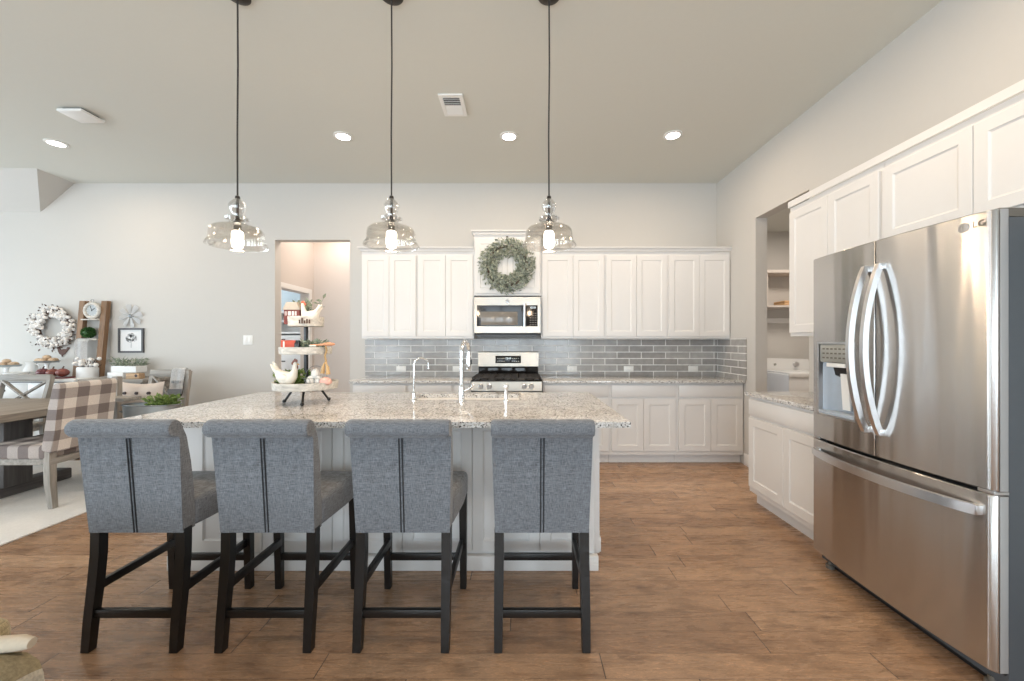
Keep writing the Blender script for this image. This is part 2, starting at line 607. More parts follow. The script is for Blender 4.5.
def prism(bm, poly, a0, a1, axis='y'):
    """Extrude a 2D polygon. axis y: poly is (x, z); x: (y, z); z: (x, y)."""
    def P(u, v, a):
        return {'y': (u, a, v), 'x': (a, u, v), 'z': (u, v, a)}[axis]
    A = [bm.verts.new(P(u, v, a0)) for u, v in poly]
    C = [bm.verts.new(P(u, v, a1)) for u, v in poly]
    n = len(poly)
    bm.faces.new(A)
    bm.faces.new(C[::-1])
    for i in range(n):
        j = (i + 1) % n
        bm.faces.new((A[j], A[i], C[i], C[j]))
    return bm


def plate_with_holes(bm, u0, u1, v0, v1, holes, a0, a1, axis='y'):
    """A slab with rectangular openings. axis = thickness axis (y: u=x v=z, x: u=y v=z, z: u=x v=y)."""
    us = sorted({u0, u1} | {h[i] for h in holes for i in (0, 1)})
    vs_ = sorted({v0, v1} | {h[i] for h in holes for i in (2, 3)})
    us = [u for u in us if u0 <= u <= u1]
    vs_ = [v for v in vs_ if v0 <= v <= v1]

    def P(u, v, a):
        return {'y': (u, a, v), 'x': (a, u, v), 'z': (u, v, a)}[axis]
    cache = {}

    def V(i, j, k):
        if (i, j, k) not in cache:
            cache[i, j, k] = bm.verts.new(P(us[i], vs_[j], (a0, a1)[k]))
        return cache[i, j, k]

    def solid(i, j):
        if i < 0 or j < 0 or i >= len(us) - 1 or j >= len(vs_) - 1:
            return False
        cu, cv = (us[i] + us[i + 1]) / 2, (vs_[j] + vs_[j + 1]) / 2
        return not any(h[0] < cu < h[1] and h[2] < cv < h[3] for h in holes)
    for i in range(len(us) - 1):
        for j in range(len(vs_) - 1):
            if not solid(i, j):
                continue
            bm.faces.new((V(i, j, 0), V(i + 1, j, 0), V(i + 1, j + 1, 0), V(i, j + 1, 0)))
            bm.faces.new((V(i, j, 1), V(i, j + 1, 1), V(i + 1, j + 1, 1), V(i + 1, j, 1)))
            for (di, dj, a, b) in ((-1, 0, (i, j), (i, j + 1)), (1, 0, (i + 1, j), (i + 1, j + 1)), (0, -1, (i, j), (i + 1, j)), (0, 1, (i, j + 1), (i + 1, j + 1))):
                if not solid(i + di, j + dj):
                    bm.faces.new((V(*a, 0), V(*b, 0), V(*b, 1), V(*a, 1)))
    return bm


def shaker(bm, x0, x1, z0, z1, yf, t=.02, rail=.058, rec=.0065):
    """A shaker door or panel facing -y: flat frame, small inner bevel, recessed panel."""
    def rect(a, y):
        return [bm.verts.new(p) for p in ((x0 + a, y, z0 + a), (x1 - a, y, z0 + a), (x1 - a, y, z1 - a), (x0 + a, y, z1 - a))]
    e = .002
    rings = [rect(0, yf + t), rect(0, yf + e), rect(e, yf), rect(rail, yf), rect(rail + .004, yf + rec * .55), rect(rail + .010, yf + rec)]
    for a, b in zip(rings, rings[1:]):
        for k in range(4):
            bm.faces.new((a[k], a[(k + 1) % 4], b[(k + 1) % 4], b[k]))
    bm.faces.new(rings[-1])
    bm.faces.new(rings[0][::-1])
    return bm


def sheet(bm, fn, nu, nv, thick=0.0):
    g = [[bm.verts.new(fn(i / nu, j / nv)) for j in range(nv + 1)] for i in range(nu + 1)]
    fs = []
    for i in range(nu):
        for j in range(nv):
            fs.append(bm.faces.new((g[i][j], g[i + 1][j], g[i + 1][j + 1], g[i][j + 1])))
    if thick:
        bmesh.ops.solidify(bm, geom=fs, thickness=thick)
    return bm


def pillow_bm(bm, wd, ht, th, n=16, pinch=.13):
    """Cushion standing in the xz plane, centred, corners pulled out."""
    def side(s):
        def f(u, v):
            a, b = 2 * u - 1, 2 * v - 1
            k = max(0.0, (1 - a ** 4) * (1 - b ** 4)) ** .6
            x = a * wd / 2 * (1 - pinch * (1 - b * b))
            z = b * ht / 2 * (1 - pinch * (1 - a * a))
            return Vector((x, s * th / 2 * k, z))
        return f
    sheet(bm, side(-1), n, n)
    sheet(bm, side(1), n, n)
    bmesh.ops.remove_doubles(bm, verts=bm.verts[:], dist=1e-5)
    return bm


def leaf(bm, p, d, n, ln, wd):
    d = d.normalized()
    s = d.cross(n)
    if s.length < 1e-4:
        s = d.orthogonal()
    s.normalize()
    nn = s.cross(d).normalized()
    a = bm.verts.new(p)
    l = bm.verts.new(p + d * ln * .45 + s * wd * .5 + nn * ln * .06)
    r = bm.verts.new(p + d * ln * .45 - s * wd * .5 + nn * ln * .06)
    t = bm.verts.new(p + d * ln + nn * ln * -.05)
    c = bm.verts.new(p + d * ln * .5)
    bm.faces.new((a, l, c))
    bm.faces.new((a, c, r))
    bm.faces.new((l, t, c))
    bm.faces.new((c, t, r))


def rv(rng, s=1.0):
    return Vector((rng.uniform(-1, 1), rng.uniform(-1, 1), rng.uniform(-1, 1))) * s


def clump(bm, c, ext, n, ln, wd, up=.5, seed=1):
    """A bush of leaves growing out of point c within half extents ext."""
    rng = random.Random(seed)
    c = Vector(c)
    for _ in range(n):
        q = Vector((rng.uniform(-1, 1) * ext[0], rng.uniform(-1, 1) * ext[1], abs(rng.uniform(-.2, 1)) * ext[2]))
        d = Vector((q.x / ext[0], q.y / ext[1], up)) + rv(rng, .7)
        leaf(bm, c + q, d, rv(rng) + Vector((0, 0, .5)), ln * rng.uniform(.7, 1.2), wd * rng.uniform(.7, 1.2))
    return bm


def ring_leaves(bm, R0, tubr, n, ln, wd, seed=1):
    """Leaves round a wreath lying in the xz plane, facing -y."""
    rng = random.Random(seed)
    for _ in range(n):
        a = rng.uniform(0, 2 * PI)
        b = rng.uniform(0, 2 * PI)
        rr = tubr * rng.random() ** .75
        rad = Vector((math.cos(a), 0, math.sin(a)))
        tan = Vector((-math.sin(a), 0, math.cos(a)))
        off = rad * math.cos(b) * rr + Vector((0, -1, 0)) * abs(math.sin(b)) * rr * .8
        d = tan * .9 + off.normalized() * .9 + rv(rng, .6)
        d.y = -abs(d.y) * .8
        leaf(bm, rad * R0 + off, d, rv(rng) + Vector((0, -.6, 0)), ln * rng.uniform(.7, 1.3), wd * rng.uniform(.7, 1.3))
    return bm


def letters(text, size, depth):
    cu = bpy.data.curves.new('lettering', 'FONT')
    cu.body = text
    cu.size = size
    cu.extrude = depth
    cu.align_x = 'CENTER'
    cu.align_y = 'CENTER'
    o = bpy.data.objects.new('lettering', cu)
    me = bpy.data.meshes.new_from_object(o)
    bpy.data.objects.remove(o)
    bpy.data.curves.remove(cu)
    bm = bmesh.new()
    bm.from_mesh(me)
    bpy.data.meshes.remove(me)
    bmesh.ops.transform(bm, matrix=Matrix.Rotation(R(90), 4, 'X'), verts=bm.verts[:])   # stand up, facing -y
    return bm


# ------------------------------------------------------------------ the setting
YB, XR, ZC = 4.85, 2.44, 3.30
T = .12
struct('floor', box(B(), -9.2, 4.6, -4.0, 8.2, -.1, 0), M['floor'])
struct('ceiling', box(B(), XL - T, XR + T, YF - T, YB + T, ZC, ZC + .12), M['ceil'])
struct('wall_back', plate_with_holes(B(), XL - T, XR + T, 0, ZC, [(-3.04, -2.11, 0, 2.60)], YB, YB + T, 'y'), M['wall'])
struct('wall_right', plate_with_holes(B(), YF, YB, 0, ZC, [(3.30, 4.05, 0, 2.615)], XR, XR + T, 'x'), M['wall'])
struct('wall_front', plate_with_holes(B(), XL - T, XR + T, 0, ZC, [(c - k / 2, c + k / 2, .35, 2.55) for c, k in FRONT_WINDOWS], YF - T, YF, 'y'), M['wall'])
struct('wall_left', plate_with_holes(B(), YF, YB, 0, ZC, [(c - k / 2, c + k / 2, .35, 2.55) for c, k in LEFT_WINDOWS], XL - T, XL, 'x'), M['wall'])
# clipped slopes where the roof comes down over the dining room corner
bm = B()
q = [bm.verts.new(p) for p in ((-5.48, 4.435, ZC), (-5.95, YB, 2.945), (XL, YB, 2.945), (XL, 4.435, ZC))]
bm.faces.new(q)
struct('ceiling_slope', bm, M['wall'], recalc=False)
bm = B()
q = [bm.verts.new(p) for p in ((-5.48, 4.435, ZC), (-5.52, YB, ZC), (-5.95, YB, 2.945))]
bm.faces.new(q)
struct('ceiling_gusset', bm, M['wall'], recalc=False)

k = 1
for c, ww in FRONT_WINDOWS:
    wnd = struct('window_%d' % k, plate_with_holes(B(), c - ww / 2, c + ww / 2, .35, 2.55, [(c - ww / 2 + .05, c - .02, .40, 1.43), (c + .02, c + ww / 2 - .05, .40, 1.43), (c - ww / 2 + .05, c - .02, 1.47, 2.50), (c + .02, c + ww / 2 - .05, 1.47, 2.50)], YF - .05, YF - .01, 'y'), M['trim'])
    obj('pane', box(B(), c - ww / 2 + .04, c + ww / 2 - .04, YF - .032, YF - .028, .39, 2.51), M['pane'], wnd)
    k += 1
for c, ww in LEFT_WINDOWS:
    wnd = struct('window_%d' % k, plate_with_holes(B(), c - ww / 2, c + ww / 2, .35, 2.55, [(c - ww / 2 + .05, c - .02, .40, 1.43), (c + .02, c + ww / 2 - .05, .40, 1.43), (c - ww / 2 + .05, c - .02, 1.47, 2.50), (c + .02, c + ww / 2 - .05, 1.47, 2.50)], XL - .05, XL - .01, 'x'), M['trim'])
    obj('pane', box(B(), XL - .032, XL - .028, c - ww / 2 + .04, c + ww / 2 - .04, .39, 2.51), M['pane'], wnd)
    k += 1

struct('baseboard_back', box(B(), XL, -3.04, YB - .015, YB, 0, .13, .003), M['trim'])
struct('baseboard_doorway', box(B(), -2.11, -1.84, YB - .015, YB, 0, .13, .003), M['trim'])
struct('baseboard_right', box(B(), XR - .015, XR, 4.05, 4.24, 0, .13, .003), M['trim'])

# hall behind the doorway, with a room opening off it
struct('wall_hall_back', box(B(), -3.18, -1.9, 5.80, 5.92, 0, 3.1), M['hallwall'])
struct('wall_hall_right', box(B(), -2.02, -1.90, YB + T, 5.80, 0, 3.1), M['hallwall'])
struct('wall_hall_left', plate_with_holes(B(), YB + T, 5.80, 0, 3.1, [(4.99, 5.66, 0, 2.03)], -3.18, -3.06, 'x'), M['hallwall'])
struct('ceiling_hall', box(B(), -5.9, -1.9, YB + T, 7.3, 3.1, 3.2), M['ceil'])
struct('trim_1', plate_with_holes(B(), 4.9705, 5.725, 0, 2.10, [(4.99, 5.66, 0, 2.035)], -3.06, -3.045, 'x'), M['trim'])
struct('wall_bedroom_back', box(B(), -5.9, -3.18, 7.0, 7.12, 0, 3.1), M['bluewall'])
struct('wall_bedroom_right', box(B(), -3.18, -3.06, 5.92, 7.0, 0, 3.1), M['bluewall'])

# laundry room behind the opening in the right wall
struct('wall_laundry_back', box(B(), XR + T, 4.5, 5.55, 5.67, 0, 2.9), M['wall'])
struct('wall_laundry_right', box(B(), 4.38, 4.50, 2.6, 5.55, 0, 2.9), M['wall'])
struct('wall_laundry_front', box(B(), XR + T, 4.5, 2.48, 2.6, 0, 2.9), M['wall'])
struct('ceiling_laundry', box(B(), XR + T, 4.5, 2.48, 5.67, 2.9, 3.0), M['ceil'])

# tile behind the counters
tag(obj('tile_backsplash', box(B(), -1.916, XR - .0155, YB - .014, YB - .002, .914, 1.372), M['tilex']),
    'grey subway tile backsplash along the whole back wall', 'backsplash')
tag(obj('tile_backsplash', box(B(), XR - .014, XR - .002, 4.205, YB - .002, .914, 1.372), M['tiley']),
    'short return of grey subway tile on the right wall above the counter corner', 'backsplash')

# ------------------------------------------------------------------ cabinets
CABG = 'white shaker wall cabinets'
BASEG = 'white shaker base cabinets'


def wall_cabinet(loc, rotz, wd, ht, dep, nd_, label, end=.0):
    t = thing('wall_cabinet', label, 'cabinet', loc, rotz, CABG)
    obj('body', box(B(), 0.0005, wd - .0005, -dep, 0, 0, ht), M['white'], t)
    m = .014
    dw = (wd - 2 * m - .003 * (nd_ - 1)) / nd_
    for i in range(nd_):
        x = m + i * (dw + .003)
        obj('door', shaker(B(), x, x + dw, .026, ht - .045, -dep - .020), M['white'], t, angle=14)
    return t


def base_cabinet(loc, rotz, wd, dep, nd_, label, drawers=1):
    t = thing('base_cabinet', label, 'cabinet', loc, rotz, BASEG)
    obj('body', box(B(), 0.0005, wd - .0005 - (.002 if loc[0] + wd > XR - .001 and not rotz else 0), -dep, -.002, .10, .884), M['white'], t)
    obj('toe_kick', box(B(), .0005, wd - .003, -dep + .06, -dep + .075, 0, .10), M['white'], t)
    m = .018
    bm = B()
    for i in range(drawers):
        dw = (wd - 2 * m - .003 * (drawers - 1)) / drawers
        x = m + i * (dw + .003)
        obj('drawer_front', box(B(), x, x + dw, -dep - .02, -dep, .735, .862, .003), M['white'], t)
    bm.free()
    dw = (wd - 2 * m - .003 * (nd_ - 1)) / nd_
    for i in range(nd_):
        x = m + i * (dw + .003)
        obj('door', shaker(B(), x, x + dw, .145, .712, -dep - .02, rail=.062), M['white'], t, angle=14)
    return t


UZ, UH = 1.372, 1.010
for x0, x1, n, lab in ((-1.840, -1.192, 2, 'white two-door wall cabinet nearest the doorway in the back wall'),
                       (-1.192, -.533, 2, 'white two-door wall cabinet directly left of the microwave'),
                       (.245, .984, 2, 'white two-door wall cabinet directly right of the microwave'),
                       (.984, 1.713, 2, 'white two-door wall cabinet in the middle of the three right of the microwave'),
                       (1.713, 2.440, 2, 'white two-door wall cabinet in the far right corner of the back wall')):
    wall_cabinet((x0, YB, UZ), 0, x1 - x0, UH, .305, n, lab)
wall_cabinet((-.531, YB, 1.868), 0, .774, .702, .325, 2, 'raised white cabinet above the microwave with a green wreath on it')


def crown(pts, z0, d=.032, h=.046):
    """Crown moulding: profile swept along a plan polyline (outward normals to the right of travel)."""
    prof = [(0, 0), (.006, 0), (.010, .016), (.018, .026), (d - .006, h - .014), (d, h - .012), (d, h), (0, h)]
    bm = B()
    P = [Vector((p[0], p[1])) for p in pts]
    rings = []
    for i, p in enumerate(P):
        dirs = []
        if i > 0:
            dirs.append((P[i] - P[i - 1]).normalized())
        if i < len(P) - 1:
            dirs.append((P[i + 1] - P[i]).normalized())
        ns = [Vector((d_.y, -d_.x)) for d_ in dirs]
        nn = sum(ns, Vector((0, 0)))
        nn = nn / nn.length
        nn = nn / max(.3, nn.dot(ns[0]))
        rings.append([bm.verts.new((p.x + nn.x * a, p.y + nn.y * a, z0 + b)) for a, b in prof])
    m = len(prof)
    for a, b in zip(rings, rings[1:]):
        for k_ in range(m):
            bm.faces.new((a[k_], a[(k_ + 1) % m], b[(k_ + 1) % m], b[k_]))
    bm.faces.new(rings[0])
    bm.faces.new(rings[-1][::-1])
    return bm


CZ = UZ + UH
struct('trim_2', crown([(-1.840, YB), (-1.840, YB - .325), (-.535, YB - .325)], CZ), M['white'])
struct('trim_3', crown([(.247, YB - .325), (XR, YB - .325)], CZ), M['white'])
struct('trim_4', crown([(-.531, YB), (-.531, YB - .345), (.243, YB - .345), (.243, YB)], 2.570), M['white'])

# base run on the back wall
BD = .58
for x0, x1, n, dr, lab in ((-1.826, -1.225, 2, 1, 'white base cabinet at the left end of the back counter'),
                           (-1.225, -.728, 1, 1, 'white base cabinet between the left end unit and the narrow one by the range'),
                           (-.728, -.537, 1, 1, 'narrow white base cabinet directly left of the range'),
                           (.249, .978, 2, 1, 'white base cabinet directly right of the range'),
                           (.978, 1.710, 2, 1, 'white base cabinet in the middle of the three right of the range'),
                           (1.710, 2.440, 2, 1, 'white base cabinet in the right corner of the back counter')):
    base_cabinet((x0, YB, 0), 0, x1 - x0, BD, n, lab, dr)
tag(obj('countertop', box(B(), -1.85, -.535, YB - .635, YB - .012, .884, .914, .004), M['granite']),
    'granite countertop on the back wall left of the range', 'countertop', 'granite countertops')
tag(obj('countertop', box(B(), .247, XR - .012, YB - .635, YB - .012, .884, .914, .004), M['granite']),
    'granite countertop on the back wall right of the range', 'countertop', 'granite countertops')

# right wall run
base_cabinet((XR - .002, 3.24, 0), R(-90), .880, .535, 2, 'white base cabinet on the right wall beside the refrigerator')
tag(obj('countertop', box(B(), 1.872, XR - .002, 2.36, 3.265, .884, .914, .004), M['granite']),
    'short granite countertop between the laundry opening and the refrigerator', 'countertop', 'granite countertops')
wall_cabinet((XR, 3.086, UZ), R(-90), .396 * 2, UH, .305, 2, 'tall white wall cabinet beside the laundry opening')
wall_cabinet((XR, 2.292, 1.88), R(-90), .93, UH - (1.88 - UZ), .305, 2, 'short white cabinet above the refrigerator')
wall_cabinet((XR, 1.360, 1.88), R(-90), .93, UH - (1.88 - UZ), .305, 2, 'white cabinet at the right edge of the photo beyond the refrigerator')
struct('trim_5', crown([(XR, 3.086), (XR - .325, 3.086), (XR - .325, .43)][::-1], CZ), M['white'])

# ------------------------------------------------------------------ island
isl = thing('kitchen_island', 'white panelled kitchen island under the granite top, behind the bar stools', 'island', (0, 0, 0))
obj('body', box(B(), -2.02, .435, 2.30, 2.46, .0, .884), M['white'], isl)
obj('cabinet_box', box(B(), -2.06, .50, 2.46, 3.16, .0, .884), M['white'], isl)
xs = [-2.02, -1.915, -1.506, -1.097, -.688, -.279, .116, .435]
for a, b_ in zip(xs[1:], xs[2:]):
    obj('panel', shaker(B(), a + .0015, b_ - .0015, .105, .87, 2.282, t=.019, rail=.06, rec=.010), M['white'], isl, angle=14)
bm = B()
box(bm, -2.045, .455, 2.262, 2.30, 0, .085, .004)
obj('base_molding', bm, M['white'], isl)
bm = B()
box(bm, .500, .512, 2.47, 3.10, 0, .09, .003)
obj('side_base_molding', bm, M['white'], isl)
HX0, HX1, HY0, HY1 = -.80, -.01, 2.80, 3.115
tag(obj('island_countertop', plate_with_holes(B(), -2.14, .57, 2.01, 3.215, [(HX0, HX1, HY0, HY1)], .884, .914, 'z'), M['granite']),
    'large speckled granite top of the kitchen island', 'countertop', 'granite countertops')
# undermount sink
snk = thing('kitchen_sink', 'double-bowl stainless sink set into the island countertop', 'sink', (0, 0, 0))
bm = B()
for a, b_ in ((HX0 - .01, -.42), (-.395, HX1 + .01)):
    t0 = [(a, HY0 - .01), (b_, HY0 - .01), (b_, HY1 + .01), (a, HY1 + .01)]
    zt, zb = .8835, .70
    top = [bm.verts.new((x, y, zt)) for x, y in t0]
    bot = [bm.verts.new((x + (.012 if i in (0, 3) else -.012), y + (.012 if i < 2 else -.012), zb)) for i, (x, y) in enumerate(t0)]
    for i in range(4):
        j = (i + 1) % 4
        bm.faces.new((top[i], top[j], bot[j], bot[i]))
    bm.faces.new(bot)
obj('bowl', bm, M['handle'], snk, recalc=False)
bm = B()
box(bm, -.42, -.395, HY0 - .01, HY1 + .01, .8, .875)
obj('divider', bm, M['handle'], snk)
for cx in (-.61, -.2):
    bm = lathe(B(), [(0, .703), (.04, .703), (.045, .7005), (0, .7005)], (cx, 2.94, 0), 20)
    obj('drain', bm, M['chrome'], snk)


def gooseneck(cx, cy, z0, base_z, arc_r, dirx, diry, r, drop):
    pts = [(cx, cy, z0), (cx, cy, base_z)]
    for i in range(1, 13):
        a = PI * i / 12
        s = arc_r * (1 - math.cos(a))
        pts.append((cx + dirx * s, cy + diry * s, base_z + arc_r * math.sin(a)))
    ex, ey, ez = pts[-1]
    pts.append((ex, ey, ez - drop))
    return tube(B(), pts, r, 12)


fa = thing('kitchen_faucet', 'tall chrome pull-down faucet standing at the island sink', 'faucet', (-.408, 2.735, .914))
obj('base', lathe(B(), [(0, 0), (.028, 0), (.028, .006), (.022, .012), (.020, .10), (.015, .115), (0, .115)], seg=24), M['chrome'], fa)
obj('spout', gooseneck(0, 0, .10, .345, .072, .22, .975, .0135, .02), M['chrome'], fa)
sx_, sy_ = .144 * .22, .144 * .975
obj('spray_head', lathe(B(), [(0, .205), (.017, .205), (.019, .22), (.018, .30), (.0145, .33), (0, .33)], (sx_, sy_, 0), 20), M['chrome'], fa)
obj('button', box(B(), sx_ + .012, sx_ + .024, sy_ - .012, sy_ + .004, .25, .285, .003), M['black'], fa)
obj('lever', tube(B(), [(.018, 0, .07), (.05, 0, .085), (.085, 0, .12)], [.008, .006, .005], 10), M['chrome'], fa)
fb = thing('filter_faucet', 'slim chrome filtered-water faucet left of the tall island faucet', 'faucet', (-.748, 2.76, .914))
obj('base', lathe(B(), [(0, 0), (.019, 0), (.019, .006), (.012, .012), (.0115, .06), (.007, .07), (0, .07)], seg=20), M['chrome'], fb)
obj('spout', gooseneck(0, 0, .06, .25, .050, .93, .36, .0055, .03), M['chrome'], fb)
obj('lever', tube(B(), [(.008, 0, .052), (.035, -.006, .058)], .004, 8), M['chrome'], fb)
sd = thing('soap_dispenser', 'short chrome soap dispenser right of the tall island faucet', 'soap dispenser', (-.098, 2.735, .914))
obj('base', lathe(B(), [(0, 0), (.020, 0), (.020, .006), (.0135, .012), (.013, .085), (0, .088)], seg=20), M['chrome'], sd)
obj('pump_head', lathe(B(), [(0, .084), (.017, .084), (.019, .092), (.017, .112), (.010, .118), (0, .118)], seg=20), M['chrome'], sd)
obj('nozzle', tube(B(), [(0, 0, .104), (0, .04, .106), (0, .062, .098)], [.007, .006, .005], 10), M['chrome'], sd)

# ------------------------------------------------------------------ range and microwave
rg = thing('gas_range', 'stainless steel gas range set into the back counter', 'range', (-.144, YB - .016, 0))
hw = .379
obj('body', box(B(), -hw, hw, -.62, -.02, .05, .905, .003), M['steel_rng'], rg)
obj('cooktop', box(B(), -hw - .002, hw + .002, -.645, -.06, .905, .925, .006), M['blackglass'], rg)
obj('kick_plate', box(B(), -hw + .01, hw - .01, -.58, -.56, 0, .05), M['black'], rg)
bd = obj('oven_door', box(B(), -hw + .003, hw - .003, -.655, -.621, .235, .80, .008), M['steel_rng'], rg)
obj('oven_window', box(B(), -.27, .27, -.658, -.650, .36, .62, .003), M['blackglass'], bd)
bm = tube(B(), [(-.32, -.71, .745), (.32, -.71, .745)], .013, 14)
for x in (-.30, .30):
    cyl(bm, (x, -.71, .745), (x, -.652, .745), .009)
obj('handle', bm, M['handle'], bd)
obj('storage_drawer', box(B(), -hw + .003, hw - .003, -.65, -.621, .06, .225, .006), M['steel_rng'], rg)
obj('control_panel', prism(B(), [(-.655, .808), (-.620, .808), (-.620, .905), (-.64, .905)], -hw, hw, 'x'), M['steel_rng'], rg)
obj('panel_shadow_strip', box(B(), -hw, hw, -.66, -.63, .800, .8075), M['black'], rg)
for x in (-.275, -.185, 0.0, .19, .265):
    kb = obj('knob', tube(B(), [(x, -.650, .858), (x, -.660, .858), (x, -.664, .858), (x, -.688, .857)], [.026, .026, .021, .019], 20), M['handle'], rg)
for i, x in enumerate((-.252, 0, .252)):
    bm = B()
    for dx in (-.115, -.04, .04, .115):
        box(bm, x + dx - .006, x + dx + .006, -.62, -.10, .940, .952, .002)
    for y in (-.62, -.49, -.36, -.23, -.10):
        box(bm, x - .121, x + .121, y - .006, y + .006, .938, .950, .002)
    for dx in (-.115, .115):
        for y in (-.62, -.10):
            box(bm, x + dx - .006, x + dx + .006, y - .006, y + .006, .925, .94)
    obj('grate', bm, M['iron'], rg)
for x, y in ((-.252, -.5), (-.252, -.22), (0, -.36), (.252, -.5), (.252, -.22)):
    obj('burner', lathe(B(), [(0, .925), (.05, .925), (.05, .932), (.036, .936), (.036, .944), (0, .946)], (x, y, 0), 20), M['iron'], rg)
obj('backguard_base', box(B(), -hw + .015, hw - .015, -.055, 0, .905, 1.042, .003), M['blackglass'], rg)
bgd = obj('backguard', prism(B(), [(-.085, 1.036), (0, 1.036), (0, 1.212), (-.03, 1.216), (-.068, 1.206)], -hw + .01, hw - .01, 'x'), M['steel_rng'], rg)
tilt = Matrix.Translation((0, -.0795, 1.120)) @ Matrix.Rotation(R(-5.7), 4, 'X')
obj('display_panel', box(B(), -.155, .155, -.004, .004, -.045, .045, .002, mtx=tilt), M['blackglass'], bgd)
bm = letters('12:10', .030, .0006)
bmesh.ops.transform(bm, matrix=tilt @ Matrix.Translation((0, -.0052, .012)), verts=bm.verts[:])
obj('clock_digits', bm, M['display'], bgd)
bm = B()
for x in (-.125, -.10, -.075, -.05, .05, .075, .10, .125):
    for z in (-.022, .012):
        box(bm, x - .008, x + .008, -.0052, -.0035, z - .003, z + .003, mtx=tilt)
obj('button_marks', bm, M['grey_panel'], bgd)

mw = thing('microwave_oven', 'stainless over-the-range microwave below the wreath', 'microwave', (-.144, YB - .004, 1.405))
MH = .440
obj('body', box(B(), -hw, hw, -.37, 0, 0.012, MH, .002), M['black'], mw)
dr = obj('door', plate_with_holes(B(), -hw, hw, .030, MH, [(-.348, .345, .105, .345)], -.392, -.372, 'y'), M['steel_rng'], mw)
obj('glass', box(B(), -.352, .349, -.389, -.375, .101, .349), M['blackglass'], dr)
obj('window', box(B(), -.302, .118, -.3905, -.386, .120, .272, .001), M['mwglass'], dr)
bm = tube(B(), [(.196, -.43, .095), (.196, -.436, .225), (.196, -.43, .36)], .014, 14)
for z in (.105, .35):
    cyl(bm, (.196, -.43, z), (.196, -.388, z), .009)
obj('handle', bm, M['handle'], dr)
bm = B()
for r in range(6):
    for c in range(3):
        box(bm, .255 + c * .028, .275 + c * .028, -.3905, -.388, .118 + r * .026, .128 + r * .026)
obj('keypad_marks', bm, M['hinge'], dr)
bm = letters('12:10', .030, .0006)
bmesh.ops.transform(bm, matrix=Matrix.Translation((.29, -.390, .318)), verts=bm.verts[:])
obj('clock_digits', bm, M['display'], dr)
bm = B()
tube(bm, [(0, -.393, .388), (0, -.396, .388)], .021, 28)
obj('emblem', bm, M['chrome'], dr)
bm = B()
for kx in range(20):
    a = kx * 2 * PI / 20
bm.free()
bm = letters('GE', .020, .0006)
bmesh.ops.transform(bm, matrix=Matrix.Translation((0, -.3965, .388)), verts=bm.verts[:])
obj('emblem_letters', bm, M['hinge'], dr)
obj('vent_grille', prism(B(), [(-.36, 0), (-.30, -.02), (.30, -.02), (.36, 0), (hw, .012), (-hw, .012)], -.36, -.05, 'y'), M['black'], mw)

# outlets on the tile
ol = thing('wall_outlet', 'white horizontal outlet on the tile farthest left', 'outlet', (-1.470, YB - .012, .998), 0, 'outlets on the tile backsplash')
obj('cover_plate', box(B(), -.060, .060, -.005, 0, -.036, .036, .002), M['plastic'], ol)
bm = B()
for x in (-.022, .022):
    box(bm, x - .015, x + .015, -.0065, -.004, -.014, .014, .001)
obj('receptacle', bm, M['trim'], ol)
for px, lab in ((457.5, 'white horizontal outlet on the tile just left of the range'), (572, 'white horizontal outlet on the tile just right of the range'),
                (628.6, 'white horizontal outlet on the tile, middle one right of the range'), (693, 'white horizontal outlet on the tile nearest the right corner')):
    dup(ol, ((px - 520) * 4.838 / 391, YB - .012, .998), 0, lab)
sw = thing('light_switch', 'white double light switch on the back wall left of the doorway', 'light switch', (-3.372, YB, 1.357))
obj('cover_plate', box(B(), -.058, .058, -.006, 0, -.058, .058, .002), M['plastic'], sw)
for x in (-.023, .023):
    obj('rocker', box(B(), x - .016, x + .016, -.010, -.005, -.033, .033, .002), M['trim'], sw)

# ------------------------------------------------------------------ refrigerator
FD, FW = .672, .908
fr = thing('refrigerator', 'stainless steel french-door refrigerator on the right', 'refrigerator', (2.42, 2.355, 0), R(-90))
obj('body', box(B(), .004, FW - .004, -.605, 0, .03, 1.79, .004), M['fridge_side'], fr)
obj('toe_grille', box(B(), .02, FW - .02, -.58, -.10, 0.0, .075), M['black'], fr)


def bowed(x0, x1, z0, z1, yb=-.612, edge=.024, hole=None):
    """A door slab with the shared convex front and rounded outer edges."""
    def fy(x):
        u = 2 * x / FW - 1
        y = -FD + .010 - .030 * (1 - abs(u) ** 2.5)
        for e in (x0, x1):
            s = abs(x - e)
            rr = edge if (e in (0, FW)) else .003
            if s < rr:
                y += rr - math.sqrt(max(0, rr * rr - (rr - s) ** 2))
        return y
    bm = B()
    n = 36
    X = sorted({x0 + (x1 - x0) * i / n for i in range(n + 1)} | {x0 + edge * i / 8 for i in range(9)} | {x1 - edge * i / 8 for i in range(9)} | ({hole[0], hole[1]} if hole else set()))
    Z = [z0, z0 + .004] + ([hole[2], hole[3]] if hole else []) + [z1 - .004, z1]
    g = [[bm.verts.new((x, fy(x) + (.004 if z in (z0, z1) else 0), z)) for z in Z] for x in X]
    bk = [[bm.verts.new((x, yb, z)) for z in (z0, z1)] for x in X]
    rim = []
    for i in range(len(X) - 1):
        for j in range(len(Z) - 1):
            if hole and hole[0] - 1e-6 <= X[i] and X[i + 1] <= hole[1] + 1e-6 and Z[j] == hole[2]:
                continue
            bm.faces.new((g[i][j], g[i + 1][j], g[i + 1][j + 1], g[i][j + 1]))
        bm.faces.new((bk[i][0], bk[i + 1][0], bk[i + 1][1], bk[i][1]))
        bm.faces.new((g[i][-1], g[i + 1][-1], bk[i + 1][1], bk[i][1]))
        bm.faces.new((g[i][0], g[i + 1][0], bk[i + 1][0], bk[i][0]))
    for i in (0, -1):
        col = g[i] + [bk[i][1], bk[i][0]]
        bm.faces.new(col)
    return bm, fy


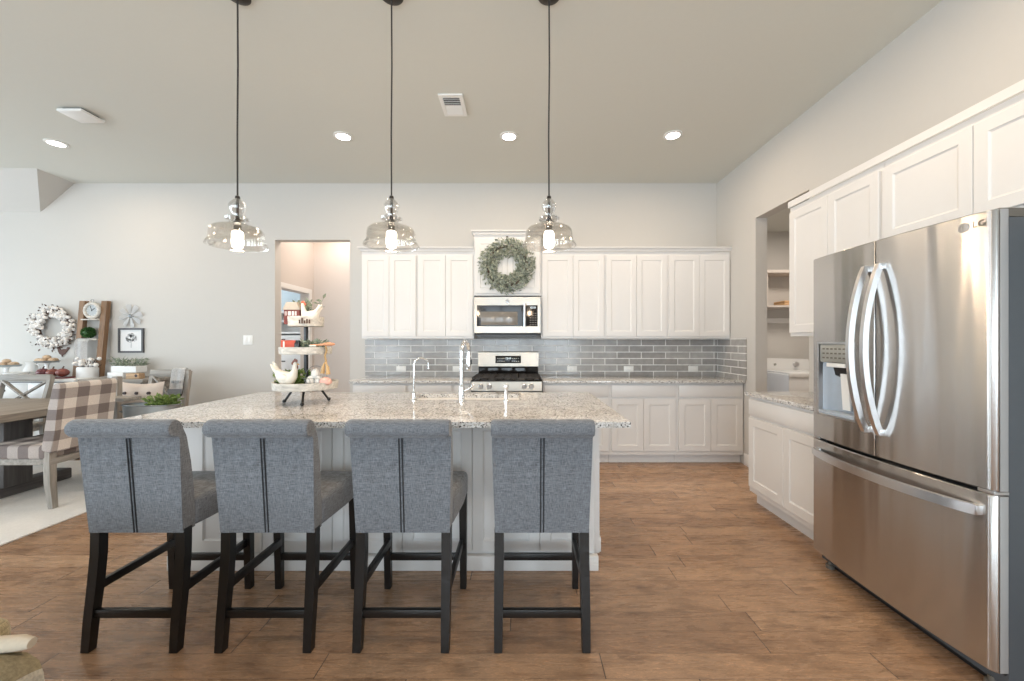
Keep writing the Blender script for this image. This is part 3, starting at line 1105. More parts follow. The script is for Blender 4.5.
XM = .452
HOLE = (.088, .335, .915, 1.318)
bm, fyl = bowed(0, XM - .003, .768, 1.818, hole=HOLE)
dl = obj('left_door', bm, M['steel'], fr)
bm, fyr = bowed(XM + .003, FW, .768, 1.818)
drr = obj('right_door', bm, M['steel'], fr)
bm, fyd = bowed(0, FW, .095, .752)
dw_ = obj('freezer_drawer', bm, M['steel'], fr)
# door returns (painted sides)
for d_, z0, z1 in ((drr, .768, 1.818), (dw_, .095, .752)):
    obj('side_edge', box(B(), FW + .0002, FW + .0022, -FD + .028, -.614, z0 + .002, z1 - .002, .0008), M['door_side'], d_)
obj('gasket', box(B(), .01, FW - .01, -.614, -.602, .08, 1.80), M['black'], fr)
obj('center_seal', box(B(), XM - .012, XM + .012, -.655, -.61, .775, 1.81), M['black'], fr)
# dispenser
dp = obj('dispenser', B() if False else (lambda bm: (plate_with_holes(bm, HOLE[0] - .006, HOLE[1] + .006, HOLE[2] - .006, HOLE[3] + .006, [(HOLE[0] + .004, HOLE[1] - .004, HOLE[2] + .004, HOLE[3] - .004)], -FD - .019, -FD + .01, 'y'), bm)[1])(B()), M['handle'], dl)
bm = B()
hx0, hx1, hz0, hz1 = HOLE
yb_ = -.618
N = 10
# cavity with rounded back
rows = []
for i in range(N + 1):
    u = i / N
    x = hx0 + (hx1 - hx0) * u
    yy = yb_ - .045 * abs(2 * u - 1) ** 3
    rows.append([bm.verts.new((x, yy if 0 < i < N else -FD, z)) for z in (hz0 + .02, hz1)])
for a, c in zip(rows, rows[1:]):
    bm.faces.new((a[0], c[0], c[1], a[1]))
obj('cavity', bm, M['dispblue'], dp, recalc=False)
obj('control_panel', box(B(), hx0 + .012, hx1 - .004, -FD - .017, -.63, 1.212, hz1 - .006, .003), M['grey_panel'], dp)
bm = B()
for z in (1.287, 1.262, 1.237):
    for i in range(7):
        box(bm, hx0 + .03 + i * .028, hx0 + .046 + i * .028, -FD - .0178, -FD - .0165, z - .004, z + .004)
obj('icon_marks', bm, M['hinge'], dp)
obj('nozzle_housing', prism(B(), [(-.66, 1.212), (-.622, 1.212), (-.622, 1.13), (-.64, 1.14)], hx0 + .06, hx1 - .04, 'x'), M['black'], dp)
obj('paddle', box(B(), hx0 + .05, hx1 - .07, -FD - .012, -FD + .03, 1.185, 1.209, .004), M['plastic'], dp)
obj('ice_chute', prism(B(), [(-.645, 1.15), (-.625, 1.15), (-.625, .95), (-.632, .95)], hx0 + .10, hx0 + .15, 'x'), M['plastic'], dp)
obj('drip_tray', box(B(), hx0, hx1, -FD - .017, -.617, hz0 + .002, hz0 + .022, .003), M['dispblue'], dp)


def bar_handle(door, fy, x, bow):
    pts, n = [], 22
    for i in range(n + 1):
        u = i / n
        z = .885 + (1.695 - .885) * u
        s = math.sin(PI * u) ** .8
        pts.append((x - .006 * 0, fy(x) - .012 - bow * s, z))
    bm = tube(B(), pts, 1.0, square=(.0135, .010))
    for z in (.893, 1.687):
        box(bm, x - .011, x + .011, fy(x) - .02, fy(x) + .006, z - .016, z + .016, .003)
    obj('handle', bm, M['handle'], door)


bar_handle(dl, fyl, XM - .040, .078)
bar_handle(drr, fyr, XM + .040, .078)
pts = []
for i in range(25):
    u = i / 24
    x = .045 + (FW - .09) * u
    pts.append((x, fyd(x) - .012 - .045 * math.sin(PI * u) ** .7, .685))
bm = tube(B(), pts, 1.0, square=(.010, .019))
for x in (.052, FW - .052):
    box(bm, x - .018, x + .018, fyd(x) - .02, fyd(x) + .006, .667, .703, .003)
obj('handle', bm, M['handle'], dw_)
for x in (.03, FW - .03):
    obj('hinge_cover', prism(B(), [(x - .026, -.640), (x + .026, -.640), (x + .028, -.60), (x + .022, -.44), (x - .022, -.44), (x - .028, -.60)], 1.790, 1.822, 'z'), M['hinge'], fr)
    obj('middle_hinge', box(B(), x - .028, x + .028, -.66, -.606, .754, .766, .002), M['handle'], fr)
for x in (.06, FW - .06):
    obj('foot', lathe(B(), [(0, 0), (.022, 0), (.022, .02), (.012, .024), (.012, .04), (0, .04)], (x, -.60, 0), 14), M['hinge'], fr)
# badge
lx = FW - .092
bm = tube(B(), [(lx, fyr(lx) + .002, 1.772), (lx, fyr(lx) - .002, 1.772)], .019, 28)
bg_ = obj('badge', bm, M['handle'], drr)
bm = B()
tube(bm, [(lx + .011 * math.cos(a), fyr(lx) - .0025, 1.772 + .011 * math.sin(a)) for a in [R(20 + i * 18) for i in range(17)]], .0016, 6)
box(bm, lx - .001, lx + .001, fyr(lx) - .0035, fyr(lx) - .0015, 1.766, 1.779)
obj('badge_face', bm, M['hinge'], bg_)
bm = letters('LG', .034, .001)
lx2 = lx + .048
bmesh.ops.transform(bm, matrix=Matrix.Translation((lx2, fyr(lx2) - .0018, 1.774)), verts=bm.verts[:])
obj('badge_letters', bm, M['hinge'], bg_)

# ------------------------------------------------------------------ bar stools
def stool_back():
    """Scroll backrest: closed yz profile swept in x, with two tuft seams in the roll and gathers below it."""
    prof = [(.034, .498), (.026, .60), (.017, .72), (.008, .84), (.003, .915)]
    c, r = (-.017, .962), .038
    nroll = 14
    roll = []
    for i in range(nroll + 1):
        a = R(-75) - R(255) * i / nroll + 0
        roll.append((c[0] + r * math.cos(a), c[1] + r * math.sin(a)))
    prof = prof + roll + [(.040, .915), (.066, .80), (.084, .68), (.094, .60), (.098, .498)]
    nr0, nr1 = 5, 5 + nroll
    bm = B()
    NX = 56
    W = .215
    rings = []
    for i in range(NX + 1):
        s = 2 * i / NX - 1
        x = W * s
        ring = []
        for j, (y, z) in enumerate(prof):
            xx = x * (1 if z > .90 else .945 + .055 * max(0, (z - .49) / .41))
            if nr0 <= j <= nr1:
                g = sum(math.exp(-((x - q_) / .004) ** 2) for q_ in (-.062, .062))
                k_ = 1 - .055 * g
                e = max(0, abs(s) - .93) / .07
                k_ *= 1 - .14 * e * e
                y = c[0] + (y - c[0]) * k_
                z = c[1] + (z - c[1]) * k_
            elif 2 <= j <= 4:
                amp = (.0, .0, .0007, .0014, .0022)[j]
                y += amp * math.sin(x * 150 + 1.7 * math.sin(x * 37)) * (1 if j < 4 else 1.2)
            ring.append(bm.verts.new((xx, y, z)))
        rings.append(ring)
    m = len(prof)
    for a, b in zip(rings, rings[1:]):
        for k_ in range(m):
            bm.faces.new((a[k_], a[(k_ + 1) % m], b[(k_ + 1) % m], b[k_]))
    bm.faces.new(rings[0])
    bm.faces.new(rings[-1][::-1])
    return bm


def make_stool(label):
    t = thing('bar_stool', label, 'stool', (0, 0, 0), 0, 'grey upholstered bar stools at the island')
    obj('backrest', stool_back(), M['fabric'], t, angle=50)
    bm = B()
    for x in (-.0065, .0065):
        tube(bm, [(x, .033, .500), (x, .024, .60), (x, .0145, .72), (x, .0045, .84), (x, -.001, .915)], .0027, 6)
    obj('piping', bm, M['piping'], t)
    # seat cushion with crowned top
    bm = B()
    box(bm, -.225, .225, .090, .475, .500, .625, .022, 4)
    bmesh.ops.subdivide_edges(bm, edges=[e for e in bm.edges if e.calc_length() > .2], cuts=6, use_grid_fill=True)
    for v_ in bm.verts:
        if v_.co.z > .57:
            v_.co.z += .016 * (1 - (v_.co.x / .225) ** 2) * max(0, 1 - ((v_.co.y - .28) / .2) ** 2)
        if v_.co.y < .3:
            v_.co.x *= .93 + .07 * (v_.co.y - .09) / .21
    obj('seat', bm, M['fabric'], t)
    for s in (-1, 1):
        obj('leg', tube(B(), [(s * .188, .018, 0), (s * .188, .029, .12), (s * .187, .047, .27), (s * .186, .058, .40), (s * .186, .060, .512)], [.86, .93, 1, 1, 1], square=(.0195, .0200)), M['dark_wood'], t)
        obj('leg', tube(B(), [(s * .203, .452, 0), (s * .203, .440, .505)], [.8, 1], square=(.0195, .0200)), M['dark_wood'], t)
        obj('side_stretcher', box(B(), s * .195 - .011, s * .195 + .011, .045, .445, .232, .270, .003), M['dark_wood'], t)
    obj('rear_stretcher', box(B(), -.175, .175, .022, .044, .135, .170, .003), M['dark_wood'], t)
    obj('front_stretcher', box(B(), -.19, .19, .436, .458, .153, .188, .003), M['dark_wood'], t)
    return t


YS = 1.660
st = make_stool('grey upholstered bar stool at the left end of the row, nearest the dining table')
st.location = (-1.664, YS, 0)
dup(st, (-1.095, YS, 0), 0, 'grey upholstered bar stool second from the left, in front of the tiered tray')
dup(st, (-.508, YS, 0), 0, 'grey upholstered bar stool second from the right, in line with the tall faucet')
dup(st, (.095, YS, 0), 0, 'grey upholstered bar stool at the right end of the row, by the open floor')

# ------------------------------------------------------------------ pendants, downlights, vent
def make_pendant(label):
    t = thing('pendant_light', label, 'pendant light', (0, 0, 0), 0, 'clear glass pendants over the island')
    obj('canopy', lathe(B(), [(0, 0), (.065, 0), (.065, -.008), (.05, -.016), (.012, -.024), (0, -.024)], seg=32), M['bronze'], t)
    obj('cord', tube(B(), [(0, 0, -.02), (.002, 0, -.4), (-.002, .001, -.8), (0, 0, -1.155)], .0045, 8), M['cord'], t)
    obj('socket', lathe(B(), [(0, -1.140), (.011, -1.146), (.013, -1.158), (.008, -1.168), (.0065, -1.205), (.0065, -1.255), (.012, -1.268), (.018, -1.276), (.019, -1.318), (.017, -1.346), (0, -1.346)], seg=20), M['bronze'], t)
    obj('insulator', lathe(B(), [(.012, -1.160), (.020, -1.167), (.041, -1.192), (.044, -1.203), (.034, -1.234), (.022, -1.250), (.022, -1.258), (.046, -1.262), (.061, -1.272), (.058, -1.282), (.032, -1.290), (.042, -1.298), (.047, -1.306), (.030, -1.315)], seg=28), M['insulator'], t)
    prof = [(.026, -1.314), (.070, -1.315), (.100, -1.320), (.120, -1.330), (.131, -1.345), (.135, -1.368), (.135, -1.394), (.138, -1.401), (.147, -1.412), (.154, -1.426), (.1545, -1.429)]
    inner = [(r_ - .0035, z_ - (.003 if i < 4 else 0)) for i, (r_, z_) in enumerate(prof)]
    obj('shade', lathe(B(), prof + inner[::-1], seg=48), M['glassy'], t)
    obj('bulb', lathe(B(), [(0, -1.342), (.018, -1.344), (.027, -1.352), (.029, -1.368), (.028, -1.388), (.0245, -1.391), (.028, -1.395), (.029, -1.42), (.024, -1.436), (.013, -1.442), (0, -1.443)], seg=24), M['bulb'], t)
    return t


def pendant_lamp(loc):
    l = bpy.data.lights.new('pendant_glow', 'POINT')
    l.energy = PENDANT_POWER
    l.color = WARM
    l.shadow_soft_size = .035
    o = bpy.data.objects.new('pendant_glow', l)
    o.location = (loc[0], loc[1], loc[2] - 1.475)
    COL.objects.link(o)


YP = 2.222
PX = (-1.605, -.730, .165)
pe = make_pendant('clear glass pendant on a black cord, leftmost of the three over the island')
pe.location = (PX[0], YP, ZC)
dup(pe, (PX[1], YP, ZC), 0, 'clear glass pendant on a black cord, middle of the three over the island')
dup(pe, (PX[2], YP, ZC), 0, 'clear glass pendant on a black cord, rightmost, beside the green wreath')
for x in PX:
    pendant_lamp((x, YP, ZC))


def downlight_lamp(x, y, p=CAN_POWER, z=ZC):
    l = bpy.data.lights.new('downlight_beam', 'AREA')
    l.shape = 'DISK'
    l.size = .13
    l.energy = p
    l.color = (1.0, .78, .56)
    o = bpy.data.objects.new('downlight_beam', l)
    o.location = (x, y, z - .022)
    COL.objects.link(o)


dl_ = thing('recessed_light', 'lit round recessed downlight, second from the left, above the doorway side', 'recessed light', (-1.69, 3.74, ZC), 0, 'recessed ceiling lights')
obj('trim_ring', lathe(B(), [(.062, 0), (.086, 0), (.086, -.006), (.062, -.010), (.062, 0)], seg=36), M['plastic'], dl_)
obj('lens', lathe(B(), [(0, -.001), (.063, -.001), (.063, -.009), (.05, -.013), (0, -.015)], seg=32), M['can'], dl_)
downlight_lamp(-1.69, 3.74)
for x, y, lab in ((-.105, 3.74, 'lit round recessed downlight near the ceiling vent, in line with the range'),
                  (1.455, 3.72, 'lit round recessed downlight farthest right, toward the refrigerator'),
                  (-4.59, 3.87, 'lit round recessed downlight farthest left, over the dining side')):
    dup(dl_, (x, y, ZC), 0, lab)
    downlight_lamp(x, y)
# unseen downlights without fixtures, added for warm light on stools and floor
for x, y in ((1.46, 1.75), (-.10, .6), (-4.4, 1.2)):
    downlight_lamp(x, y, CAN_POWER * 1.1)

vt = thing('ceiling_vent', 'white louvred air vent in the ceiling between the pendants', 'vent', (-.555, 3.25, ZC))
obj('frame', plate_with_holes(B(), -.098, .098, -.145, .145, [(-.068, .068, -.115, .115)], -.012, 0, 'z'), M['plastic'], vt)
obj('backing', box(B(), -.068, .068, -.115, .115, -.003, 0), M['ventdark'], vt)
for i in range(10):
    y = -.104 + i * .0231
    mt = Matrix.Translation((0, y, -.008)) @ Matrix.Rotation(R(38 if i < 5 else -38), 4, 'X')
    obj('slat', box(B(), -.068, .068, -.009, .009, -.0012, .0012, mtx=mt), M['plastic'], vt)
av = thing('ceiling_sensor', 'white square plate hanging just under the ceiling at the left', 'ceiling fixture', (-3.77, 3.36, ZC))
obj('cover', box(B(), -.105, .105, -.095, .095, -.040, -.018, .006), M['plastic'], av)
obj('base', box(B(), -.08, .08, -.07, .07, -.020, 0), M['ventdark'], av)

# ------------------------------------------------------------------ wreath above the microwave
wr = thing('green_wreath', 'round wreath of small grey-green leaves hanging above the microwave', 'wreath', (-.148, YB - .346, 2.205))
obj('leaves', ring_leaves(B(), .215, .105, 1900, .040, .022, 3), M['wreathleaf'], wr)
obj('twig_ring', tube(B(), [(.225 * math.cos(a), -.016, .225 * math.sin(a)) for a in [i * 2 * PI / 40 for i in range(40)]], .014, 8, closed=True), M['twig'], wr)
obj('ribbon', box(B(), -.011, .011, -.004, -.001, .20, .345), M['twig'], wr)

# ------------------------------------------------------------------ tiered tray and its display on the island
SX, SY, SZ = -1.45, 2.65, .914


def round_tray(z0, r, h):
    return lathe(B(), [(0, z0), (r - .004, z0), (r, z0 + .004), (r + .003, z0 + h), (r - .010, z0 + h), (r - .012, z0 + .012), (0, z0 + .012)], seg=48)


ts = thing('tiered_tray', 'three-tier whitewashed wooden tray stand on black legs, on the island', 'tiered tray', (SX, SY, SZ))
for z0, r, h in ((.097, .196, .050), (.331, .158, .048), (.516, .108, .066)):
    tr_ = obj('tray', round_tray(z0, r, h), M['whitewash'], ts)
bm = B()
for i, hgt in enumerate((.25, .38, .2, .30, .26)):
    box(bm, .012 + i * .016, .022 + i * .016, -.1095, -.107, .533, .533 + hgt * .1)
obj('worn_lettering', bm, M['twig'], tr_)
obj('pole', cyl(B(), (0, 0, .105), (0, 0, .535), .0135), M['black'], ts)
for a in (180, -70, 45):
    ca, sa = math.cos(R(a)), math.sin(R(a))
    bm = tube(B(), [(.085 * ca, .085 * sa, .098), (.145 * ca, .145 * sa, .012)], .0075, 10)
    ball(bm, (.147 * ca, .147 * sa, .0125), .0125, seg=12, rings=8)
    obj('leg', bm, M['black'], ts)


def hen(label, loc, rotz, s, comb, body, tailup=1.0, name='hen_figurine'):
    def sq(b_):
        bmesh.ops.transform(b_, matrix=Matrix.Diagonal((.74, .9, 1, 1)), verts=b_.verts[:])
        return b_
    t = thing(name, label, 'figurine', loc, rotz)
    pts = [(-.62, 0, .74), (-.52, 0, .62), (-.36, 0, .46), (-.12, 0, .335), (.14, 0, .33), (.30, 0, .47), (.36, 0, .64), (.39, 0, .80), (.405, 0, .90), (.41, 0, .945)]
    rad = [.04, .12, .21, .285, .275, .19, .125, .105, .085, .03]
    bm = tube(B(), [Vector(p) * s for p in pts], [r_ * s for r_ in rad], 20)
    lathe(bm, [(0, 0), (.17 * s, 0), (.18 * s, .03 * s), (.14 * s, .12 * s), (0, .12 * s)], (0, 0, 0), 20)
    for i in range(3):
        tube(bm, [(-.40 * s, (i - 1) * .07 * s, .50 * s), (-.60 * s, (i - 1) * .10 * s, (.72 + .1 * (i == 1)) * s), (-.74 * s, (i - 1) * .11 * s, (.86 + .08 * (i == 1)) * tailup * s)], [.10 * s, .085 * s, .02 * s], 10)
    for sd_ in (-1, 1):
        ball(bm, (-.05 * s, sd_ * .24 * s, .38 * s), .22 * s, .07 * s, .13 * s)
    sq(bm)
    obj('body', bm, body, t, angle=60)
    bm = B()
    for i, (x, z, r_) in enumerate(((.30, .93, .055), (.37, .985, .065), (.45, .97, .055), (.24, .88, .045))):
        ball(bm, (x * s, 0, z * s), r_ * s, .03 * s, r_ * 1.2 * s, 10, 8)
    ball(bm, (.485 * s, 0, .76 * s), .04 * s, .035 * s, .07 * s, 10, 8)
    sq(bm)
    obj('comb', bm, comb, t)
    obj('beak', sq(tube(B(), [(.47 * s, 0, .865 * s), (.60 * s, 0, .84 * s)], [.035 * s, .004 * s], 8)), M['beak'], t)
    return t


def pxs(x, y, d):
    return Vector(((x - 520) * d / 391, d, 1.32 - (y - 343) * d / 391))


# bottom tier
zb = SZ + .109 + .0015
hen('white ceramic hen with a brown head sitting on moss on the bottom tray', (-1.535, 2.580, zb), R(0), .182, M['hencomb'], M['cream'])
tag(obj('moss_nest', (lambda b_: (clump(b_, (0, 0, 0), (.105, .055, .092), 620, .032, .017, .7, 5), ball(b_, (0, 0, .012), .07, .045, .016), b_)[-1])(B()), M['leaf'], loc=(-1.545, 2.685, zb + .004)),
    'bright green moss nest behind the white hen on the bottom tray', 'greenery')
wb = thing('wire_basket', 'small wire egg basket on the right of the bottom tray', 'basket', (-1.372, 2.63, zb))
bm = B()
for z, r in ((.003, .050), (.03, .066), (.06, .074)):
    tube(bm, [(r * math.cos(a), r * math.sin(a) * .8, z) for a in [i * 2 * PI / 28 for i in range(28)]], .0018, 6, closed=True)
for i in range(14):
    a = i * 2 * PI / 14
    tube(bm, [(.050 * math.cos(a), .040 * math.sin(a), .003), (.066 * math.cos(a), .0528 * math.sin(a), .03), (.074 * math.cos(a), .0592 * math.sin(a), .06)], .0013, 5)
obj('wire_cage', bm, M['galvdark'], wb)
obj('handle', tube(B(), [(.074 * math.cos(a), 0, .06 + .082 * math.sin(a)) for a in [PI * i / 16 for i in range(17)]], .0018, 6), M['galvdark'], wb)
eg = tag(obj('egg', lathe(B(), [(0, -.034), (.016, -.031), (.026, -.018), (.028, -.003), (.024, .016), (.013, .031), (0, .037)], seg=20), M['egg'], loc=(-1.400, 2.612, zb + .042)),
         'white egg at the left front of the wire basket', 'egg', 'eggs in the wire basket')
for x, y, z, lab in ((-1.343, 2.612, .042, 'white egg at the right front of the wire basket'), (-1.372, 2.655, .042, 'white egg at the back of the wire basket'), (-1.372, 2.622, .090, 'white egg lying on top of the others in the wire basket')):
    c_ = eg.copy()
    c_['label'] = lab
    c_.location = (x, y, zb + z)
    COL.objects.link(c_)
tag(obj('egg', lathe(B(), [(0, -.030), (.02, -.027), (.034, -.016), (.037, -.002), (.030, .014), (.016, .024), (0, .028)], seg=24, sx=1.1, sy=.9), M['pinkegg'], loc=(-1.285, 2.585, zb + .044)),
    'pink ceramic egg at the right rim of the bottom tray', 'egg')
tag(obj('egg', lathe(B(), [(0, -.028), (.014, -.025), (.023, -.014), (.025, -.002), (.021, .013), (.011, .024), (0, .029)], seg=20), M['egg'], loc=(-1.315, 2.66, zb + .030)),
    'cream egg behind the pink one on the bottom tray', 'egg')
# middle tier
zm = SZ + .343 + .0015
bk = thing('wooden_block', 'red wooden sign block on the left of the middle tray', 'decoration', (-1.535, 2.60, zm))
obj('block', box(B(), -.048, .048, -.016, .016, 0, .080, .003), M['red2'], bk)
bm = B()
for x in (-.026,):
    box(bm, x - .005, x + .005, -.0172, -.0155, .006, .072)
obj('painted_mark', bm, M['cream'], bk)
tag(obj('black_lantern_block', box(box(B(), -.016, .016, -.016, .016, 0, .066, .003), -.010, .010, -.010, .010, .066, .080, .002), M['black'], loc=(-1.468, 2.585, zm)),
    'small black block beside the red block on the middle tray', 'decoration')
tag(obj('sage_sprig', (lambda b_: (clump(b_, (0, 0, .010), (.070, .04, .060), 260, .034, .014, .6, 9), tube(b_, [(-.05, 0, .004), (.05, 0, .006)], .003, 6), b_)[-1])(B()), M['sage'], loc=(-1.385, 2.62, zm)),
    'grey-green leaf sprig on the right of the middle tray', 'greenery')
sc_ = thing('wooden_scoop', 'reddish wooden scoop sticking out over the right rim of the middle tray', 'scoop', (-1.318, 2.57, zm + .050))
bm = tube(B(), [(-.060, 0, -.004), (0, 0, .0), (.028, 0, .002)], [.006, .007, .009], 10)
ball(bm, (.062, 0, .004), .040, .024, .012)
obj('scoop_body', bm, M['spoon_wood'], sc_)
obj('pale_rim', box(B(), -.065, -.02, -.008, .008, -.012, -.002, .003), M['cream'], sc_)
bt = thing('bead_garland', 'string of tan wooden beads with tassels hanging from the middle tray', 'garland', (-1.291, 2.60, zm))
bm = B()
for i in range(9):
    ball(bm, (.004 * math.sin(i * .9), -.002 * i * .3, .030 - i * .0115 + .004), .0075, seg=10, rings=6)
obj('beads', bm, M['bead'], bt)
for dx, z0 in ((-.014, -.055), (.012, -.062)):
    obj('tassel', tube(B(), [(0, 0, -.058), (dx * .6, -.004, z0 - .022), (dx, -.004, z0 - .035), (dx * 1.5, -.005, z0 - .085)], [.004, .006, .010, .014], 12), M['bead'], bt)
# top tier
zt = SZ + .528 + .0015
bh = thing('barn_block', 'small red barn-shaped block with a grey roof on the top tray', 'decoration', (-1.508, 2.60, zt))
obj('walls', box(B(), -.050, .052, -.022, .022, 0, .098, .002), M['red'], bh)
obj('roof', prism(B(), [(-.056, .096), (.058, .096), (.036, .146), (-.030, .146)], -.028, .028, 'y'), M['slate'], bh)
bm = B()
for i, wd in enumerate((.006, .004, .012, .006, .013, .006, .010)):
    box(bm, -.042 + i * .0115, -.042 + i * .0115 + wd * .7, -.0232, -.0215, .058, .086)
obj('painted_letters', bm, M['paper'], bh)
hen('small white rooster with a red comb on the right of the top tray', (-1.400, 2.60, zt), R(180), .150, M['comb'], M['cream'], .92, 'rooster_figurine')
bm = B()
rng = random.Random(4)
for k_ in range(9):
    p0 = Vector((rng.uniform(-.03, .03), rng.uniform(-.02, .02), 0))
    d_ = Vector((rng.uniform(-.09, .10), rng.uniform(-.03, .03), rng.uniform(.13, .20)))
    tube(bm, [p0, p0 + d_ * .6, p0 + d_], [.002, .0018, .001], 5)
    for q_ in range(9):
        u = .3 + .7 * q_ / 8
        leaf(bm, p0 + d_ * u, d_.normalized() * .5 + rv(rng, .9), rv(rng), .044, .025)
tag(obj('eucalyptus_sprig', bm, M['sage'], loc=(-1.455, 2.665, zt)), 'green eucalyptus leaves behind the rooster on the top tray', 'greenery')

# ------------------------------------------------------------------ dining side
tag(obj('area_rug', box(B(), -6.9, -3.37, 2.2, 4.36, 0, .012, .004), M['rug']), 'cream woven rug under the dining table', 'rug')
RZ = .0125
dt = thing('dining_table', 'weathered wood trestle dining table at the left edge', 'table', (0, 0, RZ))
obj('tabletop', box(B(), -6.2, -3.93, 2.87, 3.87, .70, .76, .006), M['table_wood'], dt)
for x in (-4.42, -5.75):
    obj('trestle_post', box(B(), x - .10, x + .10, 3.27, 3.47, .09, .64, .006), M['trestle'], dt)
    obj('trestle_foot', box(B(), x - .07, x + .07, 2.95, 3.80, 0, .10, .012), M['trestley'], dt)
    obj('trestle_head', box(B(), x - .06, x + .06, 2.97, 3.77, .62, .702, .006), M['trestley'], dt)
obj('stretcher_beam', box(B(), -5.65, -4.52, 3.33, 3.41, .22, .34, .005), M['trestle'], dt)

# plaid end chair, facing -x
pc = thing('plaid_chair', 'upholstered chair in grey and cream buffalo check at the table end', 'chair', (-3.98, 3.30, RZ))
bm = B()
prof = [(.215, .46), (.30, .44), (.330, .60), (.352, .80), (.375, .965), (.366, .988), (.340, .993), (.314, .975), (.28, .80), (.245, .58)]
prism(bm, prof, -.235, .205, 'y')
bmesh.ops.bevel(bm, geom=bm.edges[:], offset=.010, segments=2, affect='EDGES', profile=.5)
obj('backrest', bm, M['plaid'], pc)
obj('seat', box(B(), -.27, .255, -.235, .235, .39, .50, .022, 3), M['plaidseat'], pc)
obj('seat_rail', box(B(), -.255, .285, -.225, .225, .345, .392, .004), M['grey_woody'], pc)
for s in (-1, 1):
    obj('leg', tube(B(), [(.285, s * .205, 0), (.262, s * .205, .20), (.258, s * .205, .45)], [.8, 1, 1.05], square=(.024, .024)), M['grey_woodz'], pc)
    obj('leg', tube(B(), [(-.225, s * .200, 0), (-.225, s * .200, .36)], [.75, 1], square=(.024, .024)), M['grey_woodz'], pc)


def x_chair(label, loc, rotz, wd=.47, hk=1.0):
    """Wooden cross-back chair facing -y (its back at +y)."""
    t = thing('cross_back_chair', label, 'chair', loc, rotz, 'weathered cross-back dining chairs')
    h = wd / 2
    obj('seat', box(B(), -h, h, -.23, .20, .44, .475, .008), M['grey_wood'], t)
    obj('seat_rail', box(B(), -h + .03, h - .03, -.20, .18, .385, .44), M['grey_wood'], t)
    for s in (-1, 1):
        obj('leg', tube(B(), [(s * (h - .03), -.20, 0), (s * (h - .03), -.20, .44)], [.75, 1], square=(.021, .021)), M['grey_woodz'], t)
        obj('back_post', tube(B(), [(s * (h - .022), .235, 0), (s * (h - .022), .195, .45), (s * (h - .022), .225, .72), (s * (h - .022), .275, 1.0 * hk)], [.85, 1, 1, .9], square=(.022, .021)), M['grey_woodz'], t)
    obj('top_rail', box(B(), -h + .004, h - .004, .245, .278, .935 * hk, 1.015 * hk, .006), M['grey_wood'], t)
    obj('lower_rail', box(B(), -h + .04, h - .04, .19, .212, .56, .605, .004), M['grey_wood'], t)
    for s in (-1, 1):
        obj('cross_slat', tube(B(), [(-s * (h - .05), .205 + .004 * s, .60), (s * (h - .05), .256 + .004 * s, .94 * hk)], 1.0, square=(.017, .009)), M['grey_woodz'], t)
    return t


x_chair('grey cross-back chair beyond the dining table, facing the camera', (-5.33, 3.96, RZ), 0, .56, .955)
x_chair('grey cross-back chair with a towel over its rail and a cushion on its seat', (-3.85, 4.045, RZ), 0, .44)

# white sideboard and wood console against the back wall
sb = thing('sideboard', 'white sideboard against the dining room wall', 'sideboard', (0, YB - .016, 0))
obj('top', box(B(), -7.1, -4.99, -.46, 0, .885, .915, .005), M['whitecer'], sb)
obj('body', box(B(), -7.07, -5.02, -.43, -.01, .10, .872), M['trim'], sb)
obj('shadow_gap', box(B(), -7.06, -5.03, -.425, -.015, .872, .885), M['black'], sb)
for i in range(4):
    x = -7.06 + i * .51
    d_ = obj('door', shaker(B(), x + .004, x + .505, .12, .70, -.448, t=.018), M['trim'], sb, angle=14)
    obj('knob', lathe(B(), [(0, 0), (.012, 0), (.014, .01), (0, .016)], (0, 0, 0), 14), M['black'], d_, (x + (.45 if i % 2 == 0 else .06), -.448, .45), (R(90), 0, 0))
    f_ = obj('drawer_front', box(B(), x + .004, x + .505, -.448, -.43, .712, .86, .003), M['trim'], sb)
    obj('knob', lathe(B(), [(0, 0), (.012, 0), (.014, .01), (0, .016)], (0, 0, 0), 14), M['black'], f_, (x + .255, -.448, .785), (R(90), 0, 0))
for x in (-7.03, -5.06):
    for y in (-.40, -.05):
        obj('leg', box(B(), x - .03, x + .03, y - .03, y + .03, 0, .10, .003), M['trim'], sb)
cs = thing('console_table', 'weathered wood console table right of the white sideboard', 'table', (0, YB - .016, 0))
obj('top', box(B(), -4.975, -4.24, -.44, 0, .875, .910, .005), M['grey_wood'], cs)
obj('apron', box(B(), -4.93, -4.28, -.40, -.03, .79, .875), M['grey_wood'], cs)
obj('back_panel', box(B(), -4.93, -4.28, -.05, -.03, .25, .79), M['grey_wood'], cs)
obj('lower_shelf', box(B(), -4.93, -4.28, -.41, -.02, .20, .23, .003), M['grey_wood'], cs)
for x in (-4.92, -4.31):
    for y in (-.40, -.04):
        obj('leg', box(B(), x - .028, x + .028, y - .028, y + .028, 0, .875, .004), M['grey_woodz'], cs)

